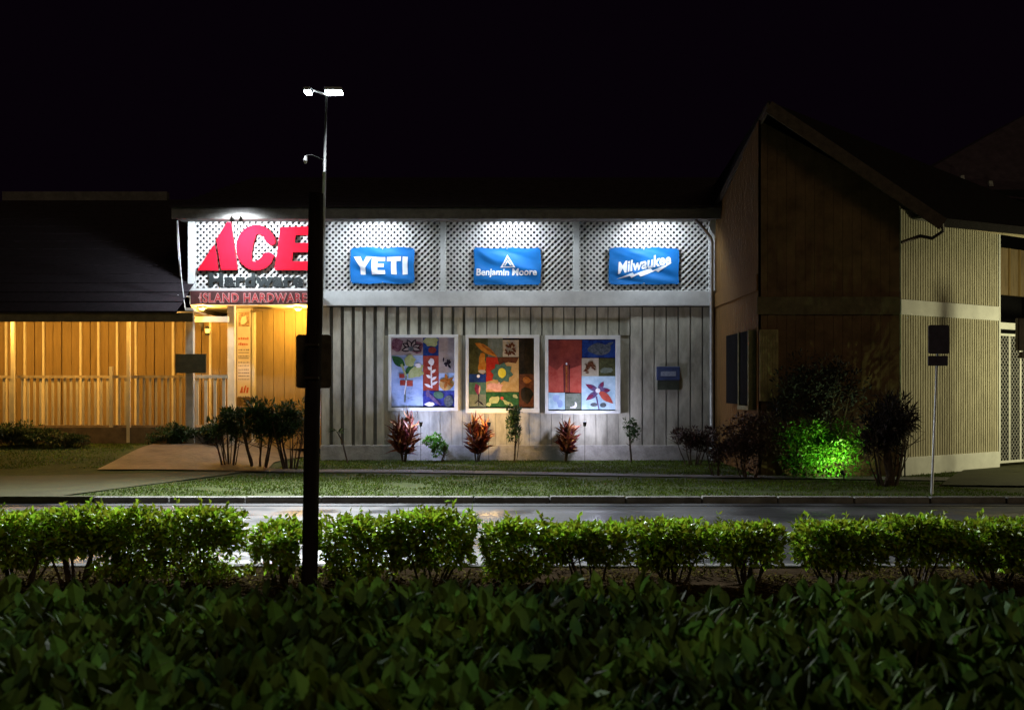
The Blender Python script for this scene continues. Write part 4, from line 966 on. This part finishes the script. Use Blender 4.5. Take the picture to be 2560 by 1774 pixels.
shrub("small_bush", "rounded green bush between the two left red crotons", "bush", 1097, 25.3, .62, .5, 0, .15, PZ(1082, 25.3), 900, .07, .035, bright, "low plants along the shop wall", .2, 31, 4, .1)
shrub("small_tree", "slim upright green sapling in front of the middle mural", "tree", 1284, 25.3, .42, .4, 0, .55, PZ(1014, 25.3), 1300, .08, .035, dgreen, "low plants along the shop wall", .2, 32, 3, .1)
shrub("small_tree", "thin straggly sapling just right of the three murals", "tree", 1580, 25.3, .38, .4, 0, .45, PZ(1040, 25.3), 380, .08, .035, dgreen, "low plants along the shop wall", .2, 33, 2, .3)
shrub("small_bush", "dark twiggy bush at the shop's right corner", "bush", 1732, 24.4, 1.05, .8, 0, .35, PZ(1062, 24.4), 1800, .09, .035, brownleaf, "low plants along the shop wall", .2, 34, 7, .25)
# sprouting stick plant next to pole
r = thing("young_plumeria", "leaning bare stick with a few leaves right of the dark pole", "plant", (PX(868, 25), 25, 0))
MB().tube([(PX(870, 25), 25, -.02), P(855, 1100, 25), P(842, 1078, 25)], [.02, .018, .012], 6).build("stem", bark, r)
b = MB()
for q in range(12):
    d = rvec(); d.x -= .4; d.z = abs(d.z) * .6; b.leaf(P(842 + random.uniform(-4, 6), 1078 + random.uniform(-4, 6), 25), d, (0, 0, 1), .22, .06, .3, 3)
b.build("foliage", dgreen, r)

# big ragged bush by the entrance path
for k, (x, yt, w_, sd, lb) in enumerate(((575, 1022, .75, 41, "dark ragged shrub on bare trunks at the left end of the entrance clump"), (650, 1004, 1.1, 42, "dark ragged shrub on bare trunks in the middle of the entrance clump"), (728, 1008, .95, 43, "dark ragged shrub on bare trunks half behind the dark pole"))):
    shrub("entrance_shrub", lb, "shrub", x, 23.0, w_, .8, 0.02, PZ(1100, 23), PZ(yt, 23), int(2300 * w_), .12, .035, dgreen, "shrubs beside the entrance path", .4, sd, 9, .1, upward=.6)
shrub("porch_shrub", "low dark shrub under the railing at the left edge of the photo", "shrub", 60, 24.6, 2.1, .9, .35, .45, PZ(1058, 24.6), 3200, .09, .035, dgreen, "low shrubs below the porch railing", .4, 51, 6, .05)
shrub("porch_shrub", "low dark shrub tapering along the porch foot, left of the long path bed", "shrub", 170, 24.4, 1.1, .7, .3, .4, PZ(1085, 24.4), 1400, .08, .03, dgreen, "low shrubs below the porch railing", .3, 52, 4, .1)
shrub("porch_shrub", "leafy green shrub just left of the pale sign post", "shrub", 425, 25.0, 1.1, .5, .4, .45, PZ(1062, 25.0), 1700, .09, .035, dgreen, "low shrubs below the porch railing", .3, 53, 4, .1)
shrub("porch_shrub", "leafy shrub between the pale sign post and the entrance column", "shrub", 527, 25.0, .85, .5, .4, .45, PZ(1058, 25.0), 1300, .09, .035, dgreen, "low shrubs below the porch railing", .3, 54, 4, .1)
# right bed
shrub("corner_shrub", "brown dry shrub left of the green-lit bush", "shrub", 1868, 20.95, 1.3, .75, 0, .25, PZ(1030, 20.95), 3000, .08, .035, brownleaf, "shrubs at the foot of the dark building", .3, 61, 7, .2)
shrub("corner_shrub", "low dull shrub at the foot of the brown corner", "shrub", 1795, 21.3, .6, .6, 0, .2, PZ(1075, 21.3), 900, .08, .035, brownleaf, "shrubs at the foot of the dark building", .3, 62, 4, .2)
shrub("corner_shrub", "vivid green lamp-lit bush in the bed before the dark wall", "shrub", 2068, 20.95, 2.25, .75, 0, .03, PZ(1045, 20.95), 5200, .08, .04, bright, "shrubs at the foot of the dark building", .1, 63, 6, .15)
shrub("dark_foliage", "near-black loose foliage mass behind the vivid green bush", "tree", 2040, 21.0, 2.1, .6, 0, .9, PZ(870, 21.0), 2600, .09, .04, mat("near_black_leaf", (0.018, 0.018, 0.02), .7, .3, 5, island=.4), None, .05, 64, 4, .42)  # sparse clusters of near-black leaves
shrub("cycad_shrub", "tall dark spiky shrub on a thick trunk in front of the ribbed wall's corner", "shrub", 2222, 19.2, 1.15, 1.0, 0, .45, PZ(992, 19.2), 3800, .17, .025, mat("cycad_leaf", (0.035, 0.025, 0.025), .7, .3, 5, island=.5), None, .15, 65, 7, .05, upward=.4)  # very dark brownish leaf colour
MB_ = MB(); MB_.tube([Vector((PX(2222, 19.2), 19.2, -.02)), Vector((PX(2226, 19.2), 19.2, .2)), P(2220, 1150, 19.2), P(2218, 1110, 19.2)], [.10, .075, .08, .05], 12)
MB_.build("trunk", bark, bpy.data.objects["cycad_shrub"])
# garden light for the green bush
r = thing("garden_spot", "hidden green-white garden spotlight in the bed below the vivid bush", "garden light", (PX(2110, 20.3), 20.3, 0))
hd = Vector((PX(2110, 20.25), 20.25, .12)); MB().tube([Vector((hd.x, hd.y, 0)), hd], .012, 6).build("stake", black, r); MB().tube([hd, hd + Vector((-.03, .04, .06))], [.03, .045], 8).build("housing", black, r)
spot("garden_lamp", hd + Vector((-.03, .04, .1)), P(2070, 1120, 20.9), 85, (.7, 1.0, .38), 130, .8, .03, r)
